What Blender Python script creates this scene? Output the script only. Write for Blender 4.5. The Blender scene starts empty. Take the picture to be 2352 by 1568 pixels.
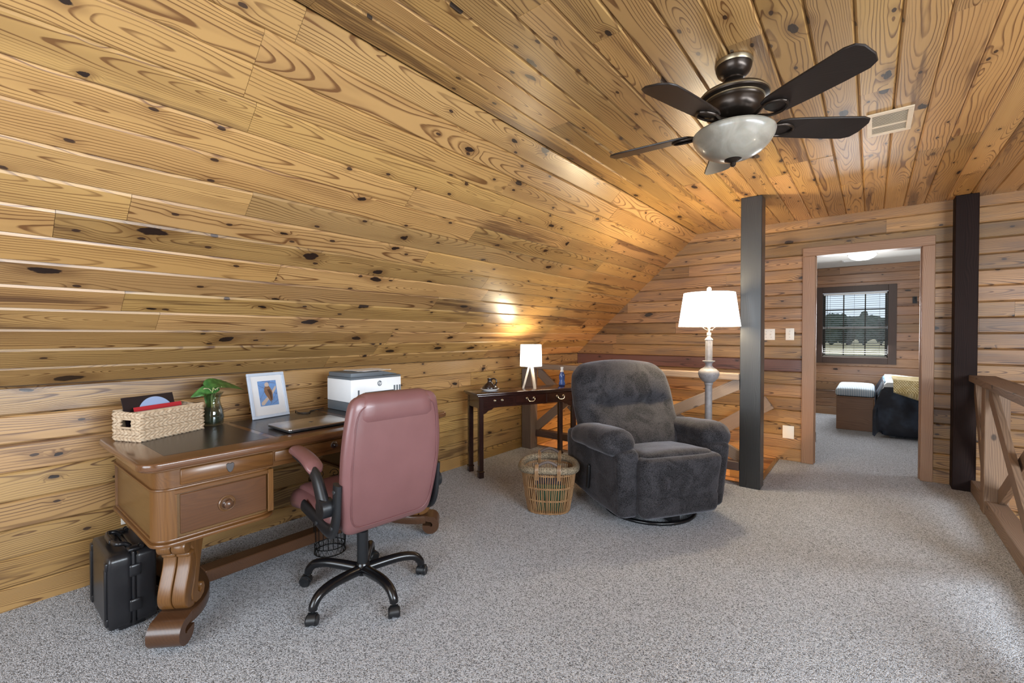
import bpy, bmesh, math, random
from mathutils import Vector, Matrix, Euler, noise
R = math.radians
SC = bpy.context.scene
COL = SC.collection
# ------------------------------------------------------------------ camera, sky, lights, exposure
F_PX = 1033.0
cam_data = bpy.data.cameras.new('camera')
cam_data.sensor_width = 36.0
cam_data.lens = F_PX / 2352.0 * 36.0
cam_data.clip_start = 0.05
cam_data.clip_end = 1500
cam = bpy.data.objects.new('camera', cam_data)
cam.location = (0, 0, 1.28)
cam.rotation_euler = Euler((R(90 - 0.8), 0, R(38.6)))
COL.objects.link(cam)
SC.camera = cam
SC.view_settings.view_transform = 'Standard'
SC.view_settings.look = 'None'
SC.view_settings.gamma = 1.0
SC.view_settings.use_curve_mapping = False
SC.view_settings.exposure = 0.36

world = bpy.data.worlds.new('overcast_sky')
SC.world = world
world.use_nodes = True
wn = world.node_tree
wn.nodes['Background'].inputs['Color'].default_value = (0.72, 0.84, 0.98, 1)
wn.nodes['Background'].inputs['Strength'].default_value = 0.9

def area(name, loc, target, sx, sy, power, col=(1, 1, 1)):
    d = bpy.data.lights.new(name, 'AREA')
    d.shape = 'RECTANGLE'; d.size = sx; d.size_y = sy; d.energy = power; d.color = col
    o = bpy.data.objects.new(name, d)
    o.location = loc
    o.rotation_euler = (Vector(target) - Vector(loc)).to_track_quat('-Z', 'Y').to_euler()
    COL.objects.link(o)
    return o
def point(name, loc, power, col, radius=0.05):
    d = bpy.data.lights.new(name, 'POINT')
    d.energy = power; d.color = col; d.shadow_soft_size = radius
    o = bpy.data.objects.new(name, d); o.location = loc
    COL.objects.link(o)
    return o
# added fill at gable, roof slope and bedroom side; daylight at the other windows
area('gable_fill', (-0.9, -2.28, 1.35), (-0.9, 3, 1.0), 2.6, 1.7, 96, (0.80, 0.90, 1.0))  # added flash-like fill from behind the camera
area('roof_slope_fill', (2.5, 1.45, 1.64), (0.1, 1.8, -0.2), 3.9, 1.0, 355, (0.81, 0.905, 1.0))  # added fill, placed high to light the left slope and spare the flat ceiling
area('daylight_great_room_window', (3.15, 1.0, -0.6), (-2, 1.0, 0.4), 3.6, 1.6, 45, (0.86, 0.93, 1.0))
area('daylight_bedroom_window', (-0.2, 8.74, 1.40), (-0.2, 6, 0.0), 0.85, 0.9, 34, (0.93, 0.97, 1.0))
area('bedroom_side_fill', (2.9, 7.0, 1.35), (0.6, 7.2, 0.0), 1.2, 1.2, 52, (0.95, 0.97, 1.0))  # added lamp that brightens the bedroom; its wall has no window
point('great_room_lamp', (1.9, 3.6, -1.0), 45, (1.0, 0.85, 0.65), 0.15)
point('stairwell_lamp', (-1.9, 4.75, -1.05), 85, (1.0, 0.55, 0.24), 0.12)

# ------------------------------------------------------------------ mesh builder
def bevelled(vs, fs, w, seg=1, ang=25):
    bm = bmesh.new()
    bv = [bm.verts.new(v) for v in vs]
    for f in fs:
        try: bm.faces.new([bv[i] for i in f])
        except ValueError: pass
    bmesh.ops.recalc_face_normals(bm, faces=bm.faces)
    es = [e for e in bm.edges if len(e.link_faces) == 2 and e.calc_face_angle(0) > R(ang)]
    bmesh.ops.bevel(bm, geom=es, offset=w, segments=seg, affect='EDGES', profile=0.5, clamp_overlap=True)
    bm.verts.index_update()
    v2 = [v.co.copy() for v in bm.verts]; f2 = [[v.index for v in f.verts] for f in bm.faces]
    bm.free()
    return v2, f2

class G:
    """collects shapes and links them as one mesh object"""
    def __init__(s): s.v = []; s.f = []
    def add(s, vs, fs, M=None):
        k = len(s.v)
        s.v += [tuple(M @ Vector(v)) if M else tuple(v) for v in vs]
        s.f += [[i + k for i in f] for f in fs]
        return s
    def box(s, x0, x1, y0, y1, z0, z1, b=0.0, seg=1, M=None):
        vs = [(x, y, z) for z in (z0, z1) for y in (y0, y1) for x in (x0, x1)]
        fs = [(0, 2, 3, 1), (4, 5, 7, 6), (0, 1, 5, 4), (2, 6, 7, 3), (0, 4, 6, 2), (1, 3, 7, 5)]
        if b: vs, fs = bevelled(vs, fs, b, seg)
        return s.add(vs, fs, M)
    def lathe(s, prof, seg=32, c=(0, 0, 0), M=None, sx=1.0, sy=1.0):
        vs = []; fs = []
        for r, z in prof:
            for i in range(seg):
                a = 2 * math.pi * i / seg
                vs.append((c[0] + r * sx * math.cos(a), c[1] + r * sy * math.sin(a), c[2] + z))
        n = len(prof)
        for j in range(n - 1):
            for i in range(seg):
                i2 = (i + 1) % seg
                fs.append((j * seg + i, j * seg + i2, (j + 1) * seg + i2, (j + 1) * seg + i))
        if prof[0][0] > 1e-5: fs.append(tuple(range(seg))[::-1])
        if prof[-1][0] > 1e-5: fs.append(tuple((n - 1) * seg + i for i in range(seg)))
        return s.add(vs, fs, M)
    def cyl(s, p, q, r, seg=16, r2=None):
        return s.tube([p, q], [r, r if r2 is None else r2], seg)
    def tube(s, pts, r, seg=8, closed=False, cap=True, flat=None):
        pts = [Vector(p) for p in pts]; n = len(pts)
        rs = r if isinstance(r, (list, tuple)) else [r] * n
        tang = []
        for i in range(n):
            if closed: t = pts[(i + 1) % n] - pts[i - 1]
            else: t = pts[min(i + 1, n - 1)] - pts[max(i - 1, 0)]
            tang.append(t.normalized() if t.length > 1e-9 else Vector((0, 0, 1)))
        up = Vector((0, 0, 1)) if abs(tang[0].z) < 0.9 else Vector((1, 0, 0))
        u = tang[0].cross(up).normalized(); vs = []; fs = []
        for i in range(n):
            t = tang[i]
            u = (u - t * u.dot(t)).normalized(); w = t.cross(u)
            for k in range(seg):
                a = 2 * math.pi * (k + 0.5) / seg
                fu, fw = (flat or (1, 1))
                vs.append(pts[i] + u * (math.cos(a) * rs[i] * fu) + w * (math.sin(a) * rs[i] * fw))
        m = n if closed else n - 1
        for i in range(m):
            j = (i + 1) % n
            for k in range(seg):
                k2 = (k + 1) % seg
                fs.append((i * seg + k, i * seg + k2, j * seg + k2, j * seg + k))
        if cap and not closed:
            fs.append(tuple(range(seg))[::-1]); fs.append(tuple((n - 1) * seg + k for k in range(seg)))
        return s.add(vs, fs)
    def prism(s, poly, d0, d1, axis='z', b=0.0, seg=1, M=None, ang=25):
        def P(a, c, d):
            return {'z': (a, c, d), 'y': (a, d, c), 'x': (d, a, c)}[axis]
        n = len(poly)
        vs = [P(a, c, d0) for a, c in poly] + [P(a, c, d1) for a, c in poly]
        fs = [tuple(range(n))[::-1], tuple(range(n, 2 * n))] + [(i, (i + 1) % n, n + (i + 1) % n, n + i) for i in range(n)]
        if b: vs, fs = bevelled(vs, fs, b, seg, ang)
        return s.add(vs, fs, M)
    def ribbon(s, path, th, d0, d1, axis='y', b=0.0, seg=1, M=None):
        """a 2-D stroke of varying thickness extruded along an axis"""
        n = len(path); L = []; Rr = []
        for i in range(n):
            ax, ay = path[max(i - 1, 0)]; bx, by = path[min(i + 1, n - 1)]
            tx, ty = bx - ax, by - ay; l = math.hypot(tx, ty) or 1
            t = (th[i] if isinstance(th, (list, tuple)) else th) / 2
            L.append((path[i][0] - ty / l * t, path[i][1] + tx / l * t)); Rr.append((path[i][0] + ty / l * t, path[i][1] - tx / l * t))
        def P(a, c, d):
            return {'z': (a, c, d), 'y': (a, d, c), 'x': (d, a, c)}[axis]
        vs = []
        for i in range(n): vs += [P(*L[i], d0), P(*Rr[i], d0), P(*Rr[i], d1), P(*L[i], d1)]
        fs = [(0, 1, 2, 3), tuple(4 * (n - 1) + k for k in (3, 2, 1, 0))]
        for i in range(n - 1):
            for k in range(4):
                k2 = (k + 1) % 4
                fs.append((4 * i + k, 4 * i + k2, 4 * i + 4 + k2, 4 * i + 4 + k))
        if b: vs, fs = bevelled(vs, fs, b, seg, 50)
        return s.add(vs, fs, M)
    def rbox(s, size, r, n=8, fn=None, c=(0, 0, 0), M=None):
        """rounded box made of a subdivided cube; fn deforms each point, given with its -1..1 cube coordinates"""
        sx, sy, sz = [q / 2 for q in size]; rr = min(r, sx, sy, sz) if not isinstance(r, tuple) else r
        idx = {}; vs = []; fs = []
        def key(i, j, k):
            if (i, j, k) not in idx:
                q = Vector((2 * i / n - 1, 2 * j / n - 1, 2 * k / n - 1))
                # push the grid lines towards the edges so that the rounding is smooth
                q = Vector([math.copysign(abs(x) ** 0.8, x) for x in q])
                p = Vector((q.x * sx, q.y * sy, q.z * sz))
                r3 = (rr,) * 3 if not isinstance(rr, tuple) else rr
                inner = Vector([max(-h + w, min(h - w, x)) for x, h, w in zip(p, (sx, sy, sz), r3)])
                d = Vector([(a - b_) / w if w else 0 for a, b_, w in zip(p, inner, r3)])
                if d.length > 1e-9:
                    m = max(abs(x) for x in d); d = d.normalized() * m
                    p = inner + Vector([x * w for x, w in zip(d, r3)])
                if fn: p = Vector(fn(p, q))
                idx[(i, j, k)] = len(vs); vs.append(p + Vector(c))
            return idx[(i, j, k)]
        for i in range(n):
            for j in range(n):
                for a, flip in ((0, True), (n, False)):
                    for ax in range(3):
                        def kk(u, w): return key(*{0: (a, u, w), 1: (u, a, w), 2: (u, w, a)}[ax])
                        q = [kk(i, j), kk(i + 1, j), kk(i + 1, j + 1), kk(i, j + 1)]
                        if (ax == 1) != flip: q.reverse()
                        fs.append(q)
        return s.add(vs, fs, M)
    def build(s, name, mat, parent=None, smooth=None, M=None):
        me = bpy.data.meshes.new(name)
        me.from_pydata([tuple(M @ Vector(v)) for v in s.v] if M else s.v, [], s.f)
        bm = bmesh.new(); bm.from_mesh(me)
        bmesh.ops.recalc_face_normals(bm, faces=bm.faces)
        bm.to_mesh(me); bm.free()
        me.materials.append(mat)
        if smooth is not None:
            for p in me.polygons: p.use_smooth = True
            me.set_sharp_from_angle(angle=R(smooth))
        o = bpy.data.objects.new(name, me); COL.objects.link(o)
        if parent: o.parent = parent
        return o

def tag(o, label, cat, group=None, kind=None):
    o['label'] = label; o['category'] = cat
    if group: o['group'] = group
    if kind: o['kind'] = kind
    return o
def thing(name, label, cat, loc=(0, 0, 0), rz=0.0, group=None):
    o = bpy.data.objects.new(name, None); COL.objects.link(o)
    o.empty_display_size = 0.1
    o.location = loc; o.rotation_euler = (0, 0, rz)
    return tag(o, label, cat, group)
def dup(o, parent=None):
    c = o.copy(); COL.objects.link(c)
    if parent: c.parent = parent
    for ch in list(o.children): dup(ch, c)
    return c
def rz(a): return Matrix.Rotation(a, 4, 'Z')
def T(x, y, z): return Matrix.Translation((x, y, z))
def catmull(pts, k=6, closed=False):
    out = []; n = len(pts); P = [Vector(p) for p in pts]
    for i in range(n if closed else n - 1):
        a, b, c, d = (P[(i - 1) % n], P[i], P[(i + 1) % n], P[(i + 2) % n]) if closed else (P[max(i - 1, 0)], P[i], P[i + 1], P[min(i + 2, n - 1)])
        for j in range(k):
            t = j / k
            out.append(0.5 * ((2 * b) + (c - a) * t + (2 * a - 5 * b + 4 * c - d) * t * t + (3 * b - a - 3 * c + d) * t ** 3))
    if not closed: out.append(P[-1])
    return [tuple(p) for p in out]
def smooth01(x): x = max(0.0, min(1.0, x)); return x * x * (3 - 2 * x)

# ------------------------------------------------------------------ node helper
class Nd:
    def __init__(s, t, sock): s.t = t; s.s = sock
    def _b(s, op, o): return s.t.math(op, s, o)
    def __add__(s, o): return s._b('ADD', o)
    __radd__ = __add__
    def __mul__(s, o): return s._b('MULTIPLY', o)
    __rmul__ = __mul__
    def __sub__(s, o): return s._b('SUBTRACT', o)
    def __rsub__(s, o): return s.t.math('SUBTRACT', o, s)
    def __truediv__(s, o): return s._b('DIVIDE', o)
class NT:
    def __init__(s, name, rough=0.5):
        s.m = bpy.data.materials.new(name); s.m.use_nodes = True
        s.nt = s.m.node_tree; s.n = s.nt.nodes; s.p = s.n['Principled BSDF']; s.p.inputs['Roughness'].default_value = rough
    def new(s, k): return s.n.new(k)
    def put(s, sock, v):
        if isinstance(v, Nd): s.nt.links.new(v.s, sock)
        elif isinstance(v, (tuple, list)) and len(v) == 3 and sock.type == 'RGBA': sock.default_value = (*v, 1)
        else: sock.default_value = v
    def math(s, op, a, b=0.0, c=None):
        n = s.new('ShaderNodeMath'); n.operation = op
        s.put(n.inputs[0], a); s.put(n.inputs[1], b)
        if c is not None: s.put(n.inputs[2], c)
        return Nd(s, n.outputs[0])
    def fr(s, a): return s.math('FRACT', a)
    def ss(s, v, lo, hi, a=0.0, b=1.0):
        n = s.new('ShaderNodeMapRange'); n.interpolation_type = 'SMOOTHSTEP'
        s.put(n.inputs[0], v); s.put(n.inputs[1], lo); s.put(n.inputs[2], hi); s.put(n.inputs[3], a); s.put(n.inputs[4], b)
        return Nd(s, n.outputs[0])
    def vec(s, x, y, z=0.0):
        n = s.new('ShaderNodeCombineXYZ')
        for i, q in enumerate((x, y, z)): s.put(n.inputs[i], q)
        return Nd(s, n.outputs[0])
    def obj(s):
        tc = s.new('ShaderNodeTexCoord'); sp = s.new('ShaderNodeSeparateXYZ')
        s.nt.links.new(tc.outputs['Object'], sp.inputs[0]); s.co = Nd(s, tc.outputs['Object'])
        return [Nd(s, sp.outputs[i]) for i in range(3)]
    def rnd(s): return Nd(s, s.new('ShaderNodeObjectInfo').outputs['Random'])
    def noise(s, v, sc=1.0, det=2.0, rough=0.5, dist=0.0):
        n = s.new('ShaderNodeTexNoise'); s.put(n.inputs['Vector'], v); s.put(n.inputs['Scale'], sc)
        s.put(n.inputs['Detail'], det); s.put(n.inputs['Roughness'], rough); s.put(n.inputs['Distortion'], dist)
        return Nd(s, n.outputs[0])
    def voro(s, v, sc=1.0, dims='2D', feat='F1'):
        n = s.new('ShaderNodeTexVoronoi'); n.voronoi_dimensions = dims; n.feature = feat
        s.put(n.inputs['Vector'], v); s.put(n.inputs['Scale'], sc)
        sp = s.new('ShaderNodeSeparateColor'); s.nt.links.new(n.outputs['Color'], sp.inputs[0])
        return Nd(s, n.outputs['Distance']), [Nd(s, sp.outputs[i]) for i in range(3)]
    def mix(s, f, a, b, mode='MIX'):
        n = s.new('ShaderNodeMix'); n.data_type = 'RGBA'; n.blend_type = mode
        s.put(n.inputs[0], f); s.put(n.inputs[6], a); s.put(n.inputs[7], b)
        return Nd(s, n.outputs[2])
    def bump(s, h, strength=0.3, dist=0.01):
        n = s.new('ShaderNodeBump'); s.put(n.inputs['Height'], h)
        n.inputs['Strength'].default_value = strength; n.inputs['Distance'].default_value = dist
        s.nt.links.new(n.outputs[0], s.p.inputs['Normal'])
    def set(s, **k):
        for a, v in k.items(): s.put(s.p.inputs[{'col': 'Base Color', 'rough': 'Roughness', 'metal': 'Metallic', 'coat': 'Coat Weight', 'coatr': 'Coat Roughness',
            'spec': 'Specular IOR Level', 'trans': 'Transmission Weight', 'ior': 'IOR', 'ecol': 'Emission Color', 'emit': 'Emission Strength', 'sheen': 'Sheen Weight',
            'sheenr': 'Sheen Roughness', 'sheent': 'Sheen Tint', 'alpha': 'Alpha', 'sss': 'Subsurface Weight'}[a]], v)
        return s.m

def clear(name, tint=(1, 1, 1), gloss=0.06, k=0.5):
    """thin clear glass: lets light through and mirrors a little"""
    t = NT(name); n = t.n; n.remove(t.p)
    tr = n.new('ShaderNodeBsdfTransparent'); tr.inputs[0].default_value = (*tint, 1)
    gl = n.new('ShaderNodeBsdfGlossy'); gl.inputs['Roughness'].default_value = 0.03
    lw = n.new('ShaderNodeLayerWeight'); lw.inputs['Blend'].default_value = 0.25
    mr = n.new('ShaderNodeMath'); mr.operation = 'MULTIPLY_ADD'; mr.inputs[1].default_value = k; mr.inputs[2].default_value = gloss
    mx = n.new('ShaderNodeMixShader'); L = t.nt.links
    L.new(lw.outputs['Facing'], mr.inputs[0]); L.new(mr.outputs[0], mx.inputs[0]); L.new(tr.outputs[0], mx.inputs[1]); L.new(gl.outputs[0], mx.inputs[2])
    L.new(mx.outputs[0], n['Material Output'].inputs['Surface'])
    return t.m
def plain(name, col, rough=0.5, metal=0.0, coat=0.0, var=0.12, scale=30.0, bump=0.0, **k):
    t = NT(name); t.obj()
    n = t.noise(t.co, scale, 3.0)
    c = t.mix(n, tuple(x * (1 - var) for x in col), tuple(min(1, x * (1 + var)) for x in col))
    if bump: t.bump(n, bump, 0.002)
    return t.set(col=c, rough=rough, metal=metal, coat=coat, **k)

def pine(name, light, dark, knotc, streakc=(0.10, 0.045, 0.02), bright=(0.8, 1.12), knot_on=0.45, ring=0.0115, rough=0.34, coat=0.12, streak_on=0.62, ringmix=0.8, along=0, grey=None):
    """knotty pine board: growth rings bent round knots, dark streaks, a tone of its own for each board"""
    t = NT(name); xyz = t.obj(); r = t.rnd()
    a = xyz[along]; b = xyz[1 if along == 0 else 0]; c = xyz[2]
    r2 = t.fr(r * 17.31); r3 = t.fr(r * 53.77); r4 = t.fr(r * 131.13); r5 = t.fr(r * 311.7)
    A = a + r * 61.0; B = b + c * 0.35
    off = r2 * 47.0
    wob = t.noise(t.vec(A * 2.3, B * 9.0 + off, r3 * 9.0), 1.0, 2.0)
    edge = t.noise(t.vec(A * 26.0, B * 50.0, 0.0), 1.0, 3.0, 0.6)
    # large knots, then a finer set of pin knots
    Ak = A * 1.9 + (wob - 0.5) * 0.25; Bk = B * 4.6 + off + (wob - 0.5) * 0.3
    d, cc = t.voro(t.vec(Ak, Bk), 1.0)
    on = t.ss(cc[0], knot_on, knot_on + 0.02)
    size = cc[1] * cc[1] * 0.075 + 0.03
    knot = (1.0 - t.ss(d + (edge - 0.5) * 0.07, size * 0.85, size * 1.02)) * on
    halo = (1.0 - t.ss(d, size * 0.6, size * 3.6)) * on
    d2, c2 = t.voro(t.vec(A * 4.1 + 9.0, B * 8.5 + off), 1.0)
    on2 = t.ss(c2[0], knot_on + 0.2, knot_on + 0.22)
    knot2 = (1.0 - t.ss(d2 + (edge - 0.5) * 0.07, 0.05, 0.07)) * on2
    halo2 = (1.0 - t.ss(d2, 0.04, 0.25)) * on2
    # rings
    cen = (r3 - 0.5) * 0.12
    n1 = t.noise(t.vec(A * 1.4, B * 4.0 + off, 3.0), 1.0, 2.0)
    n2 = t.noise(t.vec(A * 0.6, off, 7.0), 1.0, 1.0)
    n3 = t.noise(t.vec(A * 5.0, B * 30.0, off), 1.0, 2.0)
    bb = B - cen + (n1 - 0.5) * 0.09
    hh = t.math('ABSOLUTE', (n2 - 0.5) * 0.30) + 0.006
    rad = t.math('SQRT', bb * bb + hh * hh) + halo * 0.02 + halo2 * 0.007 + (n3 - 0.5) * 0.0035
    ph = t.fr(rad / (t.fr(r * 771.3) * 0.008 + ring * 0.55))
    late = t.ss(ph, 0.60, 0.88) * (1.0 - t.ss(ph, 0.91, 1.0))
    n4 = t.noise(t.vec(A * 3.0, B * 220.0 + off, 1.0), 1.0, 3.0)
    lw_ = t.noise(t.vec(A * 0.9, B * 16.0 + off, 21.0), 1.0, 2.0)
    late = late * (n4 * 0.7 + 0.62) * t.ss(lw_, 0.34, 0.58, 0.5, 1.15)
    patch = t.noise(t.vec(A * 1.1, B * 8.0 + off, 11.0), 1.0, 3.0)
    lat = t.math('MINIMUM', late * ringmix + t.ss(patch, 0.48, 0.68) * 0.3, 1.0)
    col = t.mix(lat, light, dark)
    # dark heart streaks on some boards
    n5 = t.noise(t.vec(A * 0.7, B * 10.0 + off, 5.0), 1.0, 4.0, 0.6)
    streak = t.ss(n5, 0.54, 0.63) * t.ss(r4, streak_on, streak_on + 0.05)
    col = t.mix(streak * 0.75, col, streakc)
    col = t.mix(t.ss(halo, 0.1, 1.0) * 0.55, col, dark)
    col = t.mix(halo2 * 0.35, col, dark)
    if grey:
        g = t.noise(t.vec(A * 1.6, B * 14.0 + off, 2.0), 1.0, 4.0, 0.6)
        col = t.mix(t.ss(g, 0.45, 0.65) * 0.6, col, grey)
    mul = r5 * (bright[1] - bright[0]) + bright[0]
    col = t.mix(1.0, col, t.vec(mul, mul * (r3 * 0.06 + 0.97), mul * (r2 * 0.2 + 0.9)), 'MULTIPLY')
    col = t.mix(knot * 0.97, col, tuple(x * 0.5 for x in knotc))
    col = t.mix(knot2 * 0.9, col, knotc)
    t.bump(late * -0.4 + n4 * 0.3 - knot * 0.6, 0.2, 0.0015)
    return t.set(col=col, rough=t.ss(n4, 0.2, 0.8, rough - 0.05, rough + 0.08), coat=coat, coatr=0.3)

def timber(name, light, dark, sc=1.0, rough=0.55, along=2, knots=True, coat=0.0, ring=0.01, grain=0.45):
    """furniture or beam wood with grain along one local axis"""
    t = NT(name); xyz = t.obj(); r = t.rnd()
    a = xyz[along]; o = [xyz[i] for i in range(3) if i != along]
    off = r * 31.0
    w = t.noise(t.vec(a * (1.6 * sc) + off, o[0] * (7.0 * sc), o[1] * (7.0 * sc)), 1.0, 2.0)
    f = t.noise(t.vec(a * (4.0 * sc) + off, o[0] * (140.0 * sc), o[1] * (140.0 * sc)), 1.0, 3.0)
    ph = t.fr((o[0] + o[1] * 0.6 + (w - 0.5) * 0.11) / ring)
    late = t.ss(ph, 0.2, 0.9) * (1.0 - t.ss(ph, 0.92, 1.0))
    v = t.math('MINIMUM', late * grain + f * 0.5 + (w - 0.4) * 0.5, 1.0)
    col = t.mix(v, light, dark)
    if knots:
        d, cc = t.voro(t.vec(a * 3.5 + off, (o[0] + o[1]) * 6.0 + off), 1.0)
        k = (1.0 - t.ss(d, 0.05, 0.11)) * t.ss(cc[0], 0.55, 0.57)
        col = t.mix(k * 0.85, col, tuple(x * 0.25 for x in dark))
    t.bump(f, 0.2, 0.001)
    return t.set(col=col, rough=rough, coat=coat, coatr=0.15)

M = {}
M['pine_ceiling'] = pine('pine_ceiling', (0.475, 0.276, 0.100), (0.165, 0.073, 0.023), (0.028, 0.013, 0.010), bright=(0.7, 1.1), ringmix=0.88)
M['pine_wall'] = pine('pine_wall', (0.425, 0.254, 0.094), (0.13, 0.06, 0.021), (0.026, 0.012, 0.009), knot_on=0.5, streak_on=0.45, bright=(0.66, 1.08), ringmix=0.95)
M['pine_end'] = pine('pine_end', (0.42, 0.237, 0.10), (0.10, 0.044, 0.018), (0.022, 0.01, 0.008), bright=(0.6, 1.12), knot_on=0.62, streak_on=0.66, ringmix=0.95, rough=0.4, grey=(0.20, 0.125, 0.08), streakc=(0.085, 0.036, 0.025))
M['backing'] = plain('board_joint', (0.10, 0.055, 0.025), 0.8)
M['backing_wall'] = plain('wall_boarding_far', (0.48, 0.31, 0.14), 0.5)
M['casing'] = timber('door_casing_wood', (0.36, 0.21, 0.122), (0.21, 0.11, 0.06), 1.0, 0.42, 2, False)
M['post_dark'] = timber('charcoal_stained_wood', (0.036, 0.036, 0.037), (0.013, 0.013, 0.013), 1.0, 0.3, 2, False, 0.0)
M['post_brown'] = timber('dark_brown_stained_wood', (0.022, 0.011, 0.009), (0.008, 0.0045, 0.004), 1.0, 0.6, 2, False, 0.0)
M['post_brown'].node_tree.nodes['Principled BSDF'].inputs['Specular IOR Level'].default_value = 0.12
M['rail'] = timber('weathered_rail_wood', (0.28, 0.205, 0.155), (0.13, 0.09, 0.066), 1.0, 0.6, 0)
M['rail_v'] = timber('weathered_post_wood', (0.26, 0.165, 0.10), (0.11, 0.066, 0.042), 1.0, 0.6, 2)
M['rail_grey'] = timber('grey_post_wood', (0.20, 0.155, 0.13), (0.09, 0.066, 0.055), 1.0, 0.6, 2)
M['rail_dark'] = timber('dark_low_rail_wood', (0.12, 0.075, 0.06), (0.05, 0.03, 0.025), 1.0, 0.55, 0)

def carpet():
    t = NT('grey_loop_carpet', 0.95); xyz = t.obj()
    n1 = t.noise(t.co, 180.0, 2.0, 0.6)
    n2 = t.noise(t.co, 60.0, 2.0)
    n3 = t.noise(t.co, 3.0, 2.0)
    d, cc = t.voro(t.co, 250.0, '3D')
    v = n1 * 0.7 + cc[0] * 0.45 + n2 * 0.25 - 0.28
    col = t.mix(t.ss(v, 0.14, 0.54), (0.055, 0.057, 0.062), (0.64, 0.66, 0.71))
    col = t.mix(t.ss(n3, 0.3, 0.7) * 0.12, col, (0.33, 0.345, 0.37))
    t.bump(v - d * 0.8, 0.9, 0.008)
    return t.set(col=col, rough=0.95, spec=0.1, sheen=0.2)
M['carpet'] = carpet()
# ------------------------------------------------------------------ the room
XL, YE, ZC, H0 = -3.12, 5.34, 2.43, 1.04       # knee wall, end wall, flat ceiling, knee wall height
XS, XS2 = -1.56, 1.72                          # where the flat ceiling starts and stops
YB = -2.4                                      # wall behind the camera
XR = 3.28                                      # far wall of the open great room
ZL = -2.7                                      # floor of the lower level
RND = random.Random(11)
_pl = {}
def plank_mesh(L, w, t, ch, mat):
    key = (round(L, 3), round(w, 4), ch, mat.name)
    if key not in _pl:
        h = w / 2
        sec = [(-h, 0), (-h, t - ch), (-h + ch, t), (h - ch, t), (h, t - ch), (h, 0)]
        vs = [(x, b, c) for x in (-L / 2, L / 2) for b, c in sec]
        fs = [tuple(range(6))[::-1], tuple(range(6, 12))] + [(i, (i + 1) % 6, 6 + (i + 1) % 6, 6 + i) for i in range(6)]
        me = bpy.data.meshes.new('plank'); me.from_pydata(vs, [], fs); me.update()
        bm = bmesh.new(); bm.from_mesh(me); bmesh.ops.recalc_face_normals(bm, faces=bm.faces); bm.to_mesh(me); bm.free()
        _pl[key] = me
    return _pl[key]
def planks(parent, org, da, db, rows, width, a0, a1, mat, seed, lo=1.6, hi=3.4, holes=(), t=0.018, ch=0.008, last=None):
    """boards laid in rows: org + a*da + b*db is the visible face, its normal is da x db"""
    rr = random.Random(seed)
    da = Vector(da).normalized(); db = Vector(db).normalized(); n = da.cross(db)
    for i in range(rows):
        b0 = i * width; w = width - 0.0012
        if i == rows - 1 and last: w = last - 0.0012
        bc = b0 + w / 2
        spans = [(a0, a1)]
        for (h0, h1, hb0, hb1) in holes:
            if hb0 < bc < hb1:
                out = []
                for s0, s1 in spans:
                    if h0 > s0: out.append((s0, min(s1, h0)))
                    if h1 < s1: out.append((max(s0, h1), s1))
                spans = [q for q in out if q[1] - q[0] > 0.01]
        for s0, s1 in spans:
            cuts = [s0]; x = s0 + rr.uniform(0.3, hi)
            while x < s1 - 0.45:
                cuts.append(round(x / 0.05) * 0.05); x += rr.uniform(lo, hi)
            cuts.append(s1)
            for c0, c1 in zip(cuts, cuts[1:]):
                me = plank_mesh(c1 - c0 - 0.0012, w, t, ch, mat)
                if not me.materials: me.materials.append(mat)
                o = bpy.data.objects.new('plank', me); COL.objects.link(o)
                p = Vector(org) + da * ((c0 + c1) / 2) + db * bc + n * (rr.uniform(-0.0012, 0.0012) - t)
                m3 = Matrix((da, db, n)).transposed()
                o.parent = parent
                o.matrix_world = Matrix.Translation(p) @ m3.to_4x4()
def struct(name, g, mat, label, cat):
    return tag(g.build(name, mat), label, cat, kind='structure')

# floor of the loft and of the bedroom, with the stair opening left free
floor = struct('floor', G().box(XL, 0.80, YB, 4.27, -0.22, 0).box(-0.73, 0.80, 4.27, YE + 0.02, -0.22, 0), M['carpet'], 'speckled grey loop carpet covering the loft floor', 'carpet floor')
floor_b = struct('floor', G().box(-2.2, 3.0, YE + 0.02, 8.9, -0.22, 0), M['carpet'], 'speckled carpet on the bedroom floor beyond the doorway', 'carpet floor')
M['low_floor'] = timber('lower_level_floor_wood', (0.55, 0.30, 0.12), (0.36, 0.18, 0.07), 1.0, 0.35, 1, False)
struct('floor', G().box(XL - 0.1, XR + 0.1, YB - 0.1, YE + 0.1, ZL - 0.1, ZL), M['low_floor'], 'wooden floor of the lower level under the stair opening', 'wood floor')

# knee wall
W = 0.1335
wl = struct('wall_left', G().box(XL - 0.12, XL - 0.019, YB, YE, ZL, H0 + 0.05), M['backing'], 'low knee wall of knotty pine planks behind the desk', 'wall')
planks(wl, (XL, 0, H0 - 8 * W), (0, 1, 0), (0, 0, 1), 8, W, YB, YE, M['pine_wall'], 5, 1.8, 3.6)
planks(wl, (XL, 0, H0 - 18 * W), (0, 1, 0), (0, 0, 1), 10, W, 4.2, YE, M['pine_end'], 6, 1.8, 3.6)
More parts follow.
